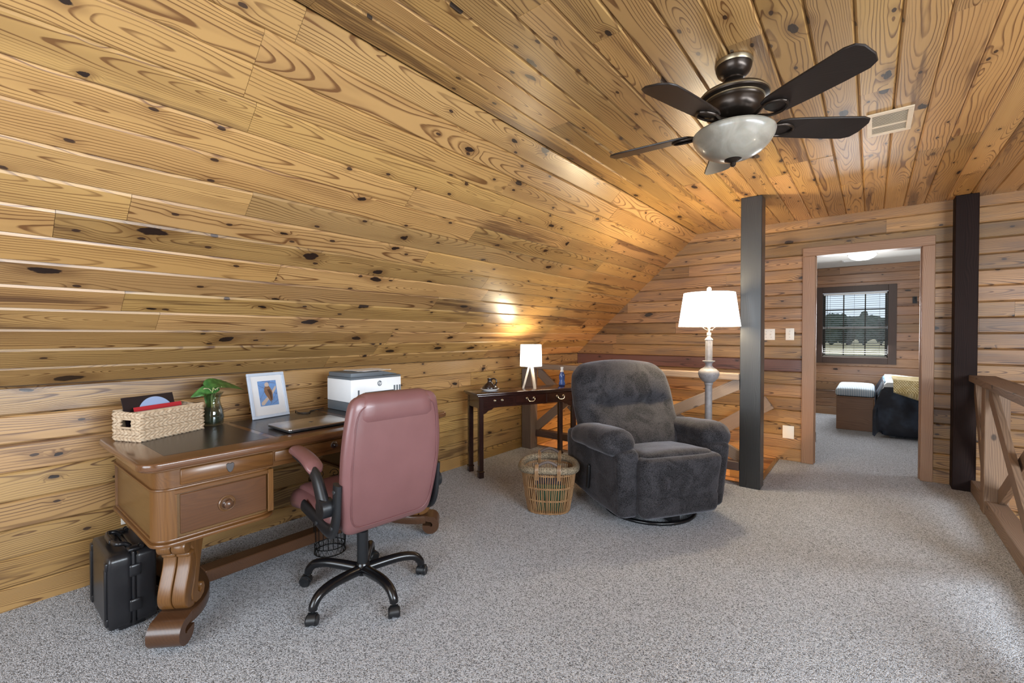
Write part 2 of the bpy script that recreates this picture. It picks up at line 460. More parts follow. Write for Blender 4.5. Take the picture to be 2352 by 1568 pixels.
# slope
sl = Vector((XS - XL, 0, ZC - H0)); SLL = sl.length; sd = sl.normalized(); sn = Vector((0, 1, 0)).cross(sd)
g = G(); q = [Vector((XL, 0, H0)), Vector((XS, 0, ZC))]
o1 = -sn * 0.019; o2 = -sn * 0.12
vs = [p + o + Vector((0, y, 0)) for y in (YB, YE + 0.15) for p, o in ((q[0], o1), (q[1], o1), (q[1], o2), (q[0], o2))]
g.add(vs, [(0, 1, 2, 3), (7, 6, 5, 4), (0, 4, 5, 1), (1, 5, 6, 2), (2, 6, 7, 3), (3, 7, 4, 0)])
cs = struct('ceiling', g, M['backing'], 'sloping knotty pine ceiling rising from the knee wall', 'ceiling')
nrow = 16
planks(cs, (XL, 0, H0), (0, 1, 0), sd, nrow, SLL / nrow, YB, YE + 0.1, M['pine_ceiling'], 8, 1.5, 3.2)
# flat ceiling
cf = struct('ceiling', G().box(XS - 0.05, XS2 + 0.05, YB, YE + 0.15, ZC + 0.019, ZC + 0.12), M['backing'], 'flat knotty pine plank ceiling around the fan', 'ceiling')
nrow = 24
planks(cf, (XS, 0, ZC), (0, 1, 0), (1, 0, 0), nrow, (XS2 - XS) / nrow, YB, YE + 0.1, M['pine_ceiling'], 21, 1.2, 3.0)
# far side of the great room (never in view from the desk side, closes the space)
g = G(); q = [Vector((XS2, 0, ZC)), Vector((XR, 0, 1.0))]
vs = [p + Vector((0, y, z)) for y in (YB, YE) for z in (0, 0.1) for p in q]
g.add(vs, [(0, 1, 3, 2), (4, 6, 7, 5), (0, 4, 5, 1), (2, 3, 7, 6), (0, 2, 6, 4), (1, 5, 7, 3)])
struct('ceiling', g, M['backing_wall'], 'pine slope over the open great room', 'ceiling')
struct('wall_right', G().box(XR, XR + 0.1, YB, YE, ZL, 1.05), M['backing_wall'], 'pine wall of the open great room', 'wall')
struct('wall_front', G().box(XL - 0.1, XR + 0.1, YB - 0.12, YB, ZL, ZC + 0.1), M['backing_wall'], 'pine gable wall behind the added fill window', 'wall')

# end wall with the door opening
DX0, DX1, DZ = -0.44, 0.35, 2.06
we = struct('wall_back', G().box(XL - 0.1, DX0 - 0.02, YE + 0.019, YE + 0.12, ZL, ZC + 0.1).box(DX1 + 0.02, XR, YE + 0.019, YE + 0.12, ZL, ZC + 0.1)
    .box(DX0 - 0.02, DX1 + 0.02, YE + 0.019, YE + 0.12, DZ + 0.02, ZC + 0.1).box(DX0 - 0.02, DX1 + 0.02, YE + 0.022, YE + 0.12, ZL, -0.23), M['backing'], 'end wall of horizontal pine boards with the bedroom doorway', 'wall')
WE = 0.1305
zb = 0.906 - 20 * WE
hole = [(DX0 - 0.03, DX1 + 0.03, -zb - 0.1, DZ + 0.03 - zb)]
planks(we, (0, YE, zb), (1, 0, 0), (0, 0, 1), 20, WE, XL, 2.0, M['pine_end'], 31, 1.4, 3.0, holes=hole, ch=0.009)
M['pine_plum'] = pine('plum_brown_board', (0.17, 0.075, 0.05), (0.06, 0.026, 0.022), (0.02, 0.01, 0.008), knot_on=0.6, ringmix=0.8, rough=0.38)
planks(we, (0, YE, 0.906), (1, 0, 0), (0, 0, 1), 1, WE, XL, DX0 - 0.03, M['pine_plum'], 33, 4.0, 4.1, ch=0.009)
planks(we, (0, YE, 0.906), (1, 0, 0), (0, 0, 1), 1, WE, DX1 + 0.03, 2.0, M['pine_end'], 35, 4.0, 4.1, ch=0.009)
planks(we, (0, YE, 0.906 + WE), (1, 0, 0), (0, 0, 1), 11, WE, XL, 2.0, M['pine_end'], 32, 1.4, 3.0, holes=[(DX0 - 0.03, DX1 + 0.03, -2, DZ + 0.03 - 0.906 - WE)], ch=0.009)
# bedroom shell
wb = struct('wall_bedroom', G().box(-2.2, -0.64, 8.919, 9.02, 0, 2.5).box(0.22, 3.0, 8.919, 9.02, 0, 2.5).box(-0.64, 0.22, 8.919, 9.02, 0, 0.92).box(-0.64, 0.22, 8.919, 9.02, 1.97, 2.5),
    M['backing'], 'bedroom wall of reddish pine boards around the window', 'wall')
M['pine_bed'] = pine('pine_bedroom', (0.36, 0.20, 0.11), (0.15, 0.07, 0.035), (0.03, 0.014, 0.01), bright=(0.7, 1.1), knot_on=0.66, streak_on=0.8, grey=(0.24, 0.15, 0.105))
planks(wb, (0, 8.9, 0.0), (1, 0, 0), (0, 0, 1), 18, 0.1317, -1.6, 2.0, M['pine_bed'], 41, 1.4, 3.0, holes=[(-0.64, 0.22, 0.92, 1.97)], ch=0.006)
M['white_paint'] = plain('white_ceiling_paint', (0.60, 0.59, 0.57), 0.8, var=0.03)
struct('ceiling', G().box(-2.2, 3.0, YE + 0.12, 9.0, 2.37, 2.47), M['white_paint'], 'white painted bedroom ceiling seen through the doorway', 'ceiling')
struct('wall_bedroom_left', G().box(-2.3, -2.2, YE + 0.1, 9.0, 0, 2.5), M['backing_wall'], 'bedroom side wall behind the partition', 'wall')
struct('wall_bedroom_right', G().box(3.0, 3.1, YE + 0.1, 9.0, 0, 2.5), M['backing_wall'], 'bedroom wall past the head of the bed', 'wall')

# door frame (the door itself is out of sight)
door = tag(bpy.data.objects.new('door_1', None), 'bare pine door frame of the bedroom doorway', 'door frame', kind='structure'); COL.objects.link(door)
def casing_board(x0, x1, z0, z1):
    g = G().box(x0, x1, YE - 0.02, YE, z0, z1, 0.004)
    return g
casing_board(DX0 - 0.10, DX0 + 0.005, 0, DZ + 0.0).build('casing', M['casing'], door)
casing_board(DX1 - 0.005, DX1 + 0.08, 0, DZ + 0.0).build('casing', M['casing'], door)
M['casing_x'] = timber('door_head_wood', (0.35, 0.205, 0.118), (0.21, 0.11, 0.06), 1.0, 0.42, 0, False)
casing_board(DX0 - 0.10, DX1 + 0.08, DZ, DZ + 0.085).build('casing', M['casing_x'], door)
G().box(DX0 - 0.018, DX0, YE - 0.002, YE + 0.125, 0, DZ).build('jamb', M['casing'], door)
G().box(DX1, DX1 + 0.018, YE - 0.002, YE + 0.125, 0, DZ).build('jamb', M['casing'], door)
G().box(DX0 - 0.018, DX1 + 0.018, YE - 0.002, YE + 0.125, DZ, DZ + 0.018).build('head_jamb', M['casing_x'], door)
G().box(DX0, DX0 + 0.012, YE + 0.05, YE + 0.085, 0, DZ, 0.002).build('door_stop', M['casing'], door)
G().box(DX1 - 0.012, DX1, YE + 0.05, YE + 0.085, 0, DZ, 0.002).build('door_stop', M['casing'], door)
M['bronze'] = plain('dark_bronze', (0.05, 0.038, 0.03), 0.4, 0.8)
for z in (0.25, 1.05, 1.83):
    h = G().box(DX0, DX0 + 0.004, YE + 0.088, YE + 0.122, z - 0.045, z + 0.045).cyl((DX0 + 0.007, YE + 0.124, z - 0.05), (DX0 + 0.007, YE + 0.124, z + 0.05), 0.006, 10)
    h.build('hinge', M['bronze'], door)

# edge trim of the stair opening
M['edge'] = timber('stair_edge_wood', (0.30, 0.18, 0.08), (0.15, 0.08, 0.035), 1.0, 0.5, 1, False)
struct('trim_1', G().box(-0.765, -0.73, 4.32, YE - 0.002, -0.25, 0.012, 0.004), M['edge'], 'brown wooden edging along the stair opening beside the post', 'trim')
struct('trim_2', G().box(XL, -0.73, 4.272, 4.30, -0.25, 0.0, 0.004), M['edge'], 'wooden edging of the stair opening under the railing', 'trim')

# posts
tag(G().box(-0.864, -0.706, 4.165, 4.318, 0, ZC, 0.004).build('support_post', M['post_dark']), 'charcoal stained square post beside the recliner and floor lamp', 'post')
tag(G().box(0.535, 0.675, 5.19, 5.335, 0, ZC, 0.004).build('support_post', M['post_brown']), 'dark brown post against the end wall where the railing starts', 'post')

# railing over the stair opening
def clip(poly, k, lim, keep_less):
    out = []
    for p, q in zip(poly, poly[1:] + poly[:1]):
        ip = (p[k] <= lim) == keep_less or p[k] == lim; iq = (q[k] <= lim) == keep_less or q[k] == lim
        if ip: out.append(p)
        if ip != iq:
            t = (lim - p[k]) / (q[k] - p[k]); out.append((p[0] + (q[0] - p[0]) * t, p[1] + (q[1] - p[1]) * t))
    return out
def brace(name, mat, p, q, w, t, parent, axis, rect=None):
    """flat board between two points of a vertical plane, its ends cut to fit the rectangle of its bay"""
    p, q = Vector(p), Vector(q); d = (q - p).normalized(); L = (q - p).length
    nrm = Vector(axis); hz = Vector((0, 0, 1)).cross(nrm); b = nrm.cross(d); mid = (p + q) / 2
    e = 0.0 if rect is None else 0.15
    strip = [(-L / 2 - e, -w / 2), (L / 2 + e, -w / 2), (L / 2 + e, w / 2), (-L / 2 - e, w / 2)]
    if rect:
        pl = [((mid + d * a + b * c).dot(hz), (mid + d * a + b * c).z) for a, c in strip]
        h0, h1, z0, z1 = rect
        for k, lim, less in ((0, h0, False), (0, h1, True), (1, z0, False), (1, z1, True)): pl = clip(pl, k, lim, less)
        mh = mid.dot(hz)
        strip = [((h - mh) * d.dot(hz) + (z - mid.z) * d.z, (h - mh) * b.dot(hz) + (z - mid.z) * b.z) for h, z in pl]
    o = G().prism(strip, -t / 2, t / 2, 'z', 0.002).build(name, mat, parent)
    o.matrix_world = Matrix.Translation(mid) @ Matrix((d, b, nrm)).transposed().to_4x4()
    return o
rs = thing('stair_railing', 'weathered wooden railing with crossed braces behind the console table and recliner', 'railing', (0, 0, 0))
YR = 4.20
G().box(XL + 0.012, XL + 0.14, 4.07, 4.20, 0, 0.90, 0.004).build('post', M['rail_grey'], rs)
G().box(-2.20, -2.10, YR - 0.04, YR + 0.04, 0, 0.90, 0.004).build('post', M['rail_grey'], rs)
G().box(XL + 0.005, -0.866, YR - 0.055, YR + 0.055, 0.90, 0.955, 0.004).build('top_rail', M['rail'], rs)
G().box(XL + 0.14, -0.866, YR - 0.04, YR + 0.04, 0.13, 0.205, 0.004).build('bottom_rail', M['rail_dark'], rs)
for x0, x1 in ((XL + 0.141, -2.201), (-2.099, -0.867)):
    rc_ = (x0, x1, 0.206, 0.899)
    brace('brace', M['rail'], (x0, YR - 0.018, 0.235), (x1, YR - 0.018, 0.87), 0.095, 0.03, rs, (0, -1, 0), rc_)
    brace('brace', M['rail'], (x0, YR + 0.02, 0.87), (x1, YR + 0.02, 0.235), 0.095, 0.03, rs, (0, -1, 0), rc_)
hr = brace('stair_handrail', M['rail'], (-2.6, 5.20, -0.66), (-0.80, 5.20, 0.60), 0.14, 0.035, None, (0, -1, 0))
tag(hr, 'grey sloping handrail board in the stairwell behind the charcoal post', 'handrail')

# railing along the open side
rr_ = thing('loft_railing', 'brown wooden railing with crossed braces along the open side of the loft', 'railing', (0, 0, 0))
XRL = 0.70
M['rail_y'] = timber('brown_rail_wood', (0.25, 0.17, 0.12), (0.11, 0.072, 0.05), 1.0, 0.6, 1)
M['rail_brace'] = timber('brown_brace_wood', (0.24, 0.155, 0.10), (0.10, 0.062, 0.04), 1.0, 0.6, 0)
posts = [4.60, 3.30, 2.0, 0.7]
for y in posts: G().box(XRL - 0.063, XRL + 0.065, y, y + 0.127, 0.0, 0.905, 0.004).build('post', M['rail_v'], rr_)
G().box(XRL - 0.075, XRL + 0.08, -0.5, 5.188, 0.905, 0.955, 0.004).build('top_rail', M['rail_y'], rr_)
G().box(XRL - 0.055, XRL + 0.055, -0.5, 5.188, 0.0, 0.10, 0.004).build('bottom_rail', M['rail_y'], rr_)
ys = [5.19] + posts
for y1, y0 in zip(ys, [p + 0.127 for p in posts]):
    rc_ = (-y1 + 0.001, -y0 - 0.001, 0.101, 0.904)
    brace('brace', M['rail_brace'], (XRL - 0.025, y0, 0.13), (XRL - 0.025, y1, 0.87), 0.095, 0.035, rr_, (-1, 0, 0), rc_)
    brace('brace', M['rail_brace'], (XRL + 0.025, y0, 0.87), (XRL + 0.025, y1, 0.13), 0.095, 0.035, rr_, (-1, 0, 0), rc_)
# ------------------------------------------------------------------ desk
M['desk_top'] = timber('desk_top_wood', (0.15, 0.066, 0.028), (0.065, 0.027, 0.012), 1.2, 0.2, 1, False, 0.5, grain=0.2)
M['desk_h'] = timber('desk_wood_lengthwise', (0.17, 0.072, 0.019), (0.06, 0.023, 0.007), 1.2, 0.34, 1, False, 0.12, grain=0.2)
M['desk_d'] = timber('desk_drawer_wood', (0.12, 0.048, 0.016), (0.05, 0.019, 0.0075), 1.2, 0.34, 1, False, 0.12, grain=0.18)
M['desk_side'] = timber('desk_side_wood', (0.16, 0.085, 0.028), (0.09, 0.043, 0.014), 1.2, 0.32, 0, False, 0.15, grain=0.15)
M['desk_v'] = timber('desk_wood_upright', (0.19, 0.084, 0.022), (0.07, 0.027, 0.008), 1.2, 0.34, 2, False, 0.12, grain=0.2)
M['desk_base'] = timber('desk_base_wood', (0.095, 0.043, 0.02), (0.04, 0.018, 0.009), 1.2, 0.3, 0, False, 0.15, grain=0.2)
M['leather'] = plain('black_desk_leather', (0.022, 0.018, 0.018), 0.26, bump=0.15, scale=300, var=0.25)
M['old_brass'] = plain('tarnished_metal', (0.16, 0.15, 0.15), 0.3, 1.0)
M['knob_ring'] = plain('turned_ring_wood', (0.13, 0.062, 0.026), 0.3, coat=0.3)
def rrect(x0, x1, y0, y1, r, k=6):
    out = []
    for cx, cy, a0 in ((x1 - r, y1 - r, 0), (x0 + r, y1 - r, 90), (x0 + r, y0 + r, 180), (x1 - r, y0 + r, 270)):
        for i in range(k + 1):
            a = R(a0 + 90 * i / k); out.append((cx + r * math.cos(a), cy + r * math.sin(a)))
    return out
DK = thing('desk', 'large carved wooden writing desk with dark leather panels on top', 'desk', (-2.555, 1.25, 0))
top = G().prism(rrect(-0.395, 0.395, -0.805, 0.805, 0.07), 0.748, 0.78, 'z', 0.008, 3, ang=60)
top = top.build('top', M['desk_top'], DK, 40)
G().prism(rrect(-0.375, 0.375, -0.79, 0.79, 0.07), 0.738, 0.7485, 'z', 0.003, 1, ang=60).build('cornice', M['desk_h'], DK, 40)
for y0, y1 in ((-0.70, -0.28), (-0.25, 0.25), (0.28, 0.70)):
    G().box(-0.32, 0.27, y0, y1, 0.7785, 0.7808, 0.0008).build('leather_panel', M['leather'], top)
G().prism(rrect(-0.36, 0.36, -0.75, 0.75, 0.065), 0.662, 0.738).build('frieze', M['desk_h'], DK, 40)
for s in (-1, 1):
    y0, y1 = sorted((s * 0.75, s * 0.30))
    G().prism(rrect(-0.355, 0.355, y0 + 0.004 * (s < 0), y1 - 0.004 * (s > 0), 0.06), 0.442, 0.655).build('pedestal', M['desk_side'], DK, 40)
    G().prism(rrect(-0.368, 0.368, y0 - 0.008, y1 + 0.008, 0.065), 0.654, 0.664, 'z', 0.003, 2, ang=60).build('waist_moulding', M['desk_h'], DK, 40)
    g = G().prism(rrect(-0.375, 0.375, y0 - 0.012, y1 + 0.012, 0.07), 0.43, 0.446, 'z', 0.005, 2, ang=60).prism(rrect(-0.362, 0.362, y0 - 0.003, y1 + 0.003, 0.065), 0.446, 0.457, 'z', 0.004, 2, ang=60)
    g.build('base_moulding', M['desk_h'], DK, 40)
    # upright rounded corners and stiles, front
    ca = s * 0.77
    for fx in (-1, 1):
        G().prism([(fx * (0.297 + 0.066 * math.cos(R(a))), s * (0.689 + 0.066 * math.sin(R(a)))) for a in range(-8, 99, 12)] + [(fx * 0.29, s * 0.68)], 0.457, 0.654).build('corner_post', M['desk_v'], DK, 40)
    G().box(0.34, 0.364, *sorted((s * 0.328, s * 0.303)), 0.457, 0.654, 0.002).build('stile', M['desk_v'], DK)
    G().box(0.34, 0.366, *sorted((s * 0.329, s * 0.688)), 0.636, 0.654, 0.002).build('drawer_rail', M['desk_h'], DK)
    # frieze drawer with key plate
    dr = G().box(0.35, 0.37, *sorted((s * 0.668, s * 0.306)), 0.670, 0.735, 0.003, 1).build('drawer', M['desk_h'], DK, 50)
    yc = s * 0.488
    pts = [(yc + 0.017 * x, 0.703 + 0.022 * z) for x, z in ((-0.9, 0.75), (-0.45, 0.95), (0, 0.8), (0.45, 0.95), (0.9, 0.75), (0.85, 0), (0.5, -0.7), (0, -1), (-0.5, -0.7), (-0.85, 0))]
    kp = G().prism(pts, 0.368, 0.3735, 'x', 0.0012, 1, ang=60).build('key_plate', M['old_brass'], dr)
    # deep drawer with turned knob
    dr = G().box(0.345, 0.362, *sorted((s * 0.668, s * 0.334)), 0.468, 0.632, 0.003, 1).build('drawer', M['desk_d'], DK)
    Mk = T(0.3615, s * 0.50, 0.548) @ Matrix.Rotation(R(90), 4, 'Y')
    G().lathe([(0.021, 0.0), (0.030, 0.0), (0.0335, 0.003), (0.034, 0.007), (0.031, 0.010), (0.0275, 0.008), (0.0265, 0.004), (0.021, 0.003)], 32, M=Mk).build('knob_ring', M['knob_ring'], dr, 40)
    G().lathe([(0.024, 0.002), (0.014, 0.006), (0.010, 0.013), (0.013, 0.020), (0.0185, 0.025), (0.0185, 0.030), (0.012, 0.036), (0.0001, 0.038)], 24, M=Mk).build('knob', M['desk_base'], dr, 40)
# middle drawer
dr = G().box(0.35, 0.368, -0.298, 0.298, 0.684, 0.733, 0.004, 2).build('drawer', M['desk_h'], DK, 50)
G().box(0.30, 0.352, -0.30, 0.30, 0.662, 0.676, 0.002).build('drawer_rail', M['desk_h'], DK)
Mk = T(0.366, 0.0, 0.709) @ Matrix.Rotation(R(90), 4, 'Y')
G().lathe([(0.017, 0), (0.019, 0.003), (0.015, 0.006), (0.006, 0.008), (0.005, 0.014), (0.010, 0.018), (0.008, 0.023), (0.0001, 0.024)], 24, M=Mk).build('knob', M['old_brass'], dr, 40)

def spiral(cx, cz, r0, r1, a0, a1, k=14):
    return [(cx + (r0 + (r1 - r0) * i / k) * math.cos(R(a0 + (a1 - a0) * i / k)), cz + (r0 + (r1 - r0) * i / k) * math.sin(R(a0 + (a1 - a0) * i / k))) for i in range(k + 1)]
def desk_leg(fx, s):
    """scrolled leg set cornerwise: a pair of reeds under a double roll, carved bracket behind"""
    MM = T(0.282 if fx > 0 else -0.335, s * 0.652, 0) @ rz(math.atan2(s, fx)) @ T(-0.285, 0, 0)
    path = [(0.288, 0.372), (0.284, 0.345), (0.286, 0.31), (0.298, 0.27), (0.314, 0.225), (0.322, 0.19), (0.314, 0.163), (0.296, 0.15), (0.276, 0.15)]
    path = [p[:2] for p in catmull([(x, z, 0) for x, z in path], 3)]
    n = len(path)
    th = [0.030 + 0.024 * math.sin(math.pi * min(1, i / n * 1.25)) for i in range(n)]
    br = [(0.18, 0.432), (0.315, 0.432), (0.30, 0.395), (0.272, 0.36), (0.268, 0.30), (0.280, 0.24), (0.296, 0.19), (0.29, 0.155), (0.266, 0.134), (0.232, 0.134), (0.206, 0.148), (0.197, 0.175), (0.206, 0.20), (0.224, 0.204), (0.232, 0.188), (0.226, 0.176), (0.236, 0.168), (0.248, 0.18), (0.248, 0.21), (0.238, 0.26), (0.226, 0.32), (0.21, 0.38)]
    o = G().prism(br, -0.054, 0.054, 'y', 0.004, 1, MM, 40).build('leg', M['desk_v'], DK, 40)
    for k in (-1, 1):
        y0 = k * 0.028
        G().ribbon(path, th, y0 - 0.026, y0 + 0.026, 'y', 0.012, 3, MM).build('reed', M['desk_v'], o, 50)
        G().lathe([(0.001, -0.026), (0.024, -0.026), (0.0295, -0.020), (0.0305, 0), (0.0295, 0.020), (0.024, 0.026), (0.001, 0.026)], 24, M=MM @ T(0.322, y0, 0.405) @ Matrix.Rotation(R(90), 4, 'X')).build('roll', M['desk_v'], o, 40)
        G().rbox((0.05, 0.056, 0.024), 0.011, 4, c=(0.292, y0, 0.366), M=MM).build('cuff', M['desk_v'], o, 60)
    return o
for s in (-1, 1):
    for fx in (1, -1): desk_leg(fx, s)
    # base: a board curved in plan, ending in rolled feet
    plan = catmull([(0.305, s * 0.675, 0), (0.245, s * 0.622, 0), (0.14, s * 0.575, 0), (0, s * 0.558, 0), (-0.16, s * 0.573, 0), (-0.29, s * 0.617, 0), (-0.358, s * 0.675, 0)], 5)
    n = len(plan)
    th = [0.125 + 0.025 * math.sin(math.pi * i / (n - 1)) for i in range(n)]
    bs = G().ribbon([p[:2] for p in plan], th, 0.08, 0.130, 'z', 0.005, 2).build('base_board', M['desk_base'], DK, 40)
    for fx in (1, -1):
        MM = T(0.282 if fx > 0 else -0.335, s * 0.652, 0) @ rz(math.atan2(s, fx)) @ T(-0.285, 0, 0)
        pts = [(0.29, 0.113), (0.32, 0.112), (0.345, 0.106)] + spiral(0.345, 0.066, 0.041, 0.022, 80, -185, 16)
        G().ribbon(pts, [0.034] * 3 + [0.036 + 0.016 * i / 16 for i in range(17)], -0.063, 0.063, 'y', 0.003, 1, MM).build('foot', M['desk_base'], bs, 40)
G().box(-0.045, 0.045, -0.485, 0.485, 0.075, 0.135, 0.004).build('stretcher', M['desk_base'], DK)

# ------------------------------------------------------------------ things on the desk
ZT = 0.7811
M['silver'] = plain('brushed_aluminium', (0.55, 0.53, 0.51), 0.28, 0.9, var=0.04)
M['dark_plastic'] = plain('dark_plastic', (0.03, 0.031, 0.034), 0.42, bump=0.1, scale=200)
M['black'] = plain('black_plastic', (0.012, 0.012, 0.013), 0.35)
lp = thing('laptop', 'closed silver laptop lying on the desk leather', 'laptop', (-2.415, 1.245, ZT), R(0))
G().prism(rrect(-0.125, 0.125, -0.178, 0.178, 0.014), 0.004, 0.013, 'z', 0.003, 1, ang=60).build('body', M['dark_plastic'], lp, 40)
lid = G().prism(rrect(-0.127, 0.127, -0.180, 0.180, 0.016), 0.0132, 0.0205, 'z', 0.0025, 2, ang=60).build('lid', M['silver'], lp, 40)
for x in (-0.1, 0.1):
    for y in (-0.15, 0.15): G().lathe([(0.008, 0), (0.009, 0.001), (0.009, 0.004)], 12, (x, y, 0)).build('rubber_foot', M['black'], lp)
M['logo_grey'] = plain('logo_grey', (0.32, 0.32, 0.33), 0.3, 0.6)
G().lathe([(0.011, 0), (0.013, 0), (0.013, 0.0004), (0.011, 0.0004), (0.011, 0)], 28, (0.0, 0.0, 0.0205)).build('emblem', M['logo_grey'], lid)
for y in (-0.12, -0.08, 0.02): G().box(0.1245, 0.126, y, y + 0.018, 0.006, 0.010).build('port', M['black'], lp)

def text_mesh(txt, size, depth=0.0006, shear=0.0, bold=0.0):
    cu = bpy.data.curves.new('lettering', 'FONT'); cu.body = txt; cu.size = size; cu.extrude = depth; cu.align_x = 'CENTER'; cu.align_y = 'CENTER'; cu.shear = shear; cu.offset = bold
    o = bpy.data.objects.new('lettering', cu); COL.objects.link(o)
    dg = bpy.context.evaluated_depsgraph_get(); me = bpy.data.meshes.new_from_object(o.evaluated_get(dg))
    g = G(); g.v = [tuple(v.co) for v in me.vertices]; g.f = [list(p.vertices) for p in me.polygons]
    bpy.data.objects.remove(o); bpy.data.meshes.remove(me)
    return g

# printer
M['printer_white'] = plain('printer_white', (0.82, 0.84, 0.86), 0.4, var=0.02)
M['printer_grey'] = plain('printer_slate_grey', (0.115, 0.135, 0.155), 0.45, bump=0.05, scale=300, var=0.06)
M['printer_light'] = plain('printer_tray_blue_grey', (0.26, 0.31, 0.36), 0.35, var=0.05)
M['paper'] = plain('white_paper', (0.86, 0.86, 0.86), 0.7, var=0.02)
PR = thing('printer', 'white and slate grey inkjet printer at the back of the desk', 'printer', (-2.76, 1.81, ZT), R(0)); PR.scale = (1, 0.94, 1)
# front is +x
b = G().box(-0.145, 0.145, -0.21, 0.21, 0.0, 0.06, 0.006, 2).build('lower_body', M['printer_grey'], PR, 40)
G().prism([(-0.21, 0.0605), (-0.10, 0.0605), (-0.10, 0.118), (0.14, 0.118), (0.14, 0.0605), (0.21, 0.0605), (0.21, 0.208), (-0.21, 0.208)], -0.145, 0.146, 'x', 0.005, 2, ang=60).box(-0.14, 0.03, -0.101, 0.141, 0.0605, 0.12).build('upper_body', M['printer_white'], PR, 40)
ad = G().box(-0.145, 0.146, -0.21, 0.21, 0.2085, 0.222, 0.004).build('scanner_lid', M['printer_grey'], PR, 40)
G().box(-0.13, 0.143, -0.208, 0.05, 0.2225, 0.252, 0.006, 2).build('document_feeder', M['printer_grey'], PR, 40)
ft = G().prism([(-0.08, 0.2225), (0.205, 0.2225), (0.205, 0.226), (0.06, 0.254), (0.05, 0.254)], -0.10, 0.10, 'x', 0.001).build('feeder_tray', M['printer_grey'], PR, 40)
G().prism([(-0.1, 0.062), (0.14, 0.062), (0.14, 0.118), (-0.1, 0.118)], 0.031, 0.033, 'x').build('slot_back', M['black'], PR)
G().box(0.07, 0.14, -0.097, 0.137, 0.098, 0.106, 0.001).build('slot_roller_bar', M['dark_plastic'], PR)
G().box(0.035, 0.155, -0.097, 0.137, 0.0602, 0.070, 0.003).build('output_tray', M['printer_light'], PR, 40)
G().box(0.142, 0.156, -0.096, 0.136, 0.004, 0.066, 0.004, 2).build('paper_drawer', M['printer_light'], PR, 40)
G().box(0.1455, 0.1468, -0.10, 0.14, 0.114, 0.119).box(0.1455, 0.1468, -0.1015, -0.0985, 0.06, 0.119).box(0.1455, 0.1468, 0.1385, 0.1415, 0.06, 0.119).build('slot_trim', M['black'], PR)
G().box(0.1458, 0.147, -0.158, -0.144, 0.075, 0.138, 0.0005).build('ink_window', M['printer_grey'], PR)
for y in (0.142, 0.166, 0.190): G().box(0.1458, 0.147, y, y + 0.015, 0.100, 0.150, 0.0005).build('ink_window', M['printer_grey'], PR)
G().lathe([(0.0072, 0), (0.0085, 0), (0.0085, 0.0006), (0.0072, 0.0006), (0.0072, 0)], 24, M=T(0.1455, -0.155, 0.038) @ Matrix.Rotation(R(90), 4, 'Y')).build('power_button', M['printer_white'], PR)
G().box(0.1452, 0.146, -0.163, -0.148, 0.016, 0.0185).build('status_mark', M['black'], PR)
# round emblem with two slanted letters
Ml = T(0.1462, 0.02, 0.172) @ Matrix(((0, 0, 1, 0), (1, 0, 0, 0), (0, 1, 0, 0), (0, 0, 0, 1)))
em = G().lathe([(0.0001, 0), (0.0185, 0), (0.0185, 0.0009), (0.0001, 0.0009)], 40, M=Ml).build('emblem', M['printer_grey'], PR)
tm = text_mesh('hp', 0.030, 0.0003, 0.28, 0.0004)
tm.build('emblem_lettering', M['printer_white'], em, M=Ml @ T(0, 0.002, 0.0012))
for k, (dx, dy, a, zz) in enumerate(((-0.02, 0.055, 8, 0.2548), (0.0, 0.045, -6, 0.2563))):
    tag(G().box(-0.10, 0.10, -0.125, 0.125, 0, 0.0012).build('paper_sheet', M['paper'], M=T(-2.76 + dx, 1.79 + dy, ZT + zz) @ rz(R(a))), ('lower loose white sheet lying on the printer feeder', 'upper loose white sheet lying askew on the printer feeder')[k], 'paper', 'sheets on the printer')
cab = catmull([(-2.905, 1.585, ZT + 0.004), (-2.88, 1.54, ZT + 0.004), (-2.86, 1.47, ZT + 0.004), (-2.80, 1.43, ZT + 0.004), (-2.85, 1.39, ZT + 0.004), (-2.93, 1.41, ZT + 0.004), (-2.955, 1.42, ZT - 0.02), (-2.96, 1.43, 0.55)], 6)
tag(G().tube(cab, 0.0035, 8).build('power_cable', M['black'], smooth=60), 'thin black cable curling on the desk beside the printer', 'cable')

# picture frame
M['frame_blue'] = plain('pale_blue_painted_wood', (0.47, 0.53, 0.63), 0.45, var=0.06)
M['mat_white'] = plain('white_picture_mount', (0.83, 0.84, 0.86), 0.7, var=0.02)
M['print_sky'] = plain('print_sky_blue', (0.16, 0.34, 0.66), 0.4, scale=60, var=0.25)
M['print_brown'] = plain('print_bird_brown', (0.24, 0.13, 0.075), 0.4, scale=400, var=0.6)
M['print_dark'] = plain('print_dark_brown', (0.07, 0.04, 0.03), 0.4, scale=300, var=0.4)
M['print_tan'] = plain('print_pale_tan', (0.62, 0.50, 0.42), 0.4, scale=300, var=0.3)
M['glass_thin'] = clear('picture_glass', (0.98, 0.98, 0.98), 0.03)
PF = thing('picture_frame', 'pale blue picture frame with a bird of prey print on the desk', 'picture frame', (-2.845, 1.222, ZT + 0.001), R(9))
w2, hh = 0.116, 0.275
tilt = Matrix.Rotation(R(-14), 4, 'Y')
def pf(g, name, mat, par=PF, sm=None): return g.build(name, mat, par, sm, M=tilt)
fr = pf(G().box(-0.007, 0.007, -w2, w2, 0, 0.018, 0.002).box(-0.007, 0.007, -w2, w2, hh - 0.018, hh, 0.002).box(-0.007, 0.007, -w2, -w2 + 0.018, 0.018, hh - 0.018, 0.002).box(-0.007, 0.007, w2 - 0.018, w2, 0.018, hh - 0.018, 0.002), 'frame', M['frame_blue'])
pf(G().box(-0.006, -0.001, -w2 + 0.012, w2 - 0.012, 0.012, hh - 0.012), 'backing_board', M['dark_plastic'])
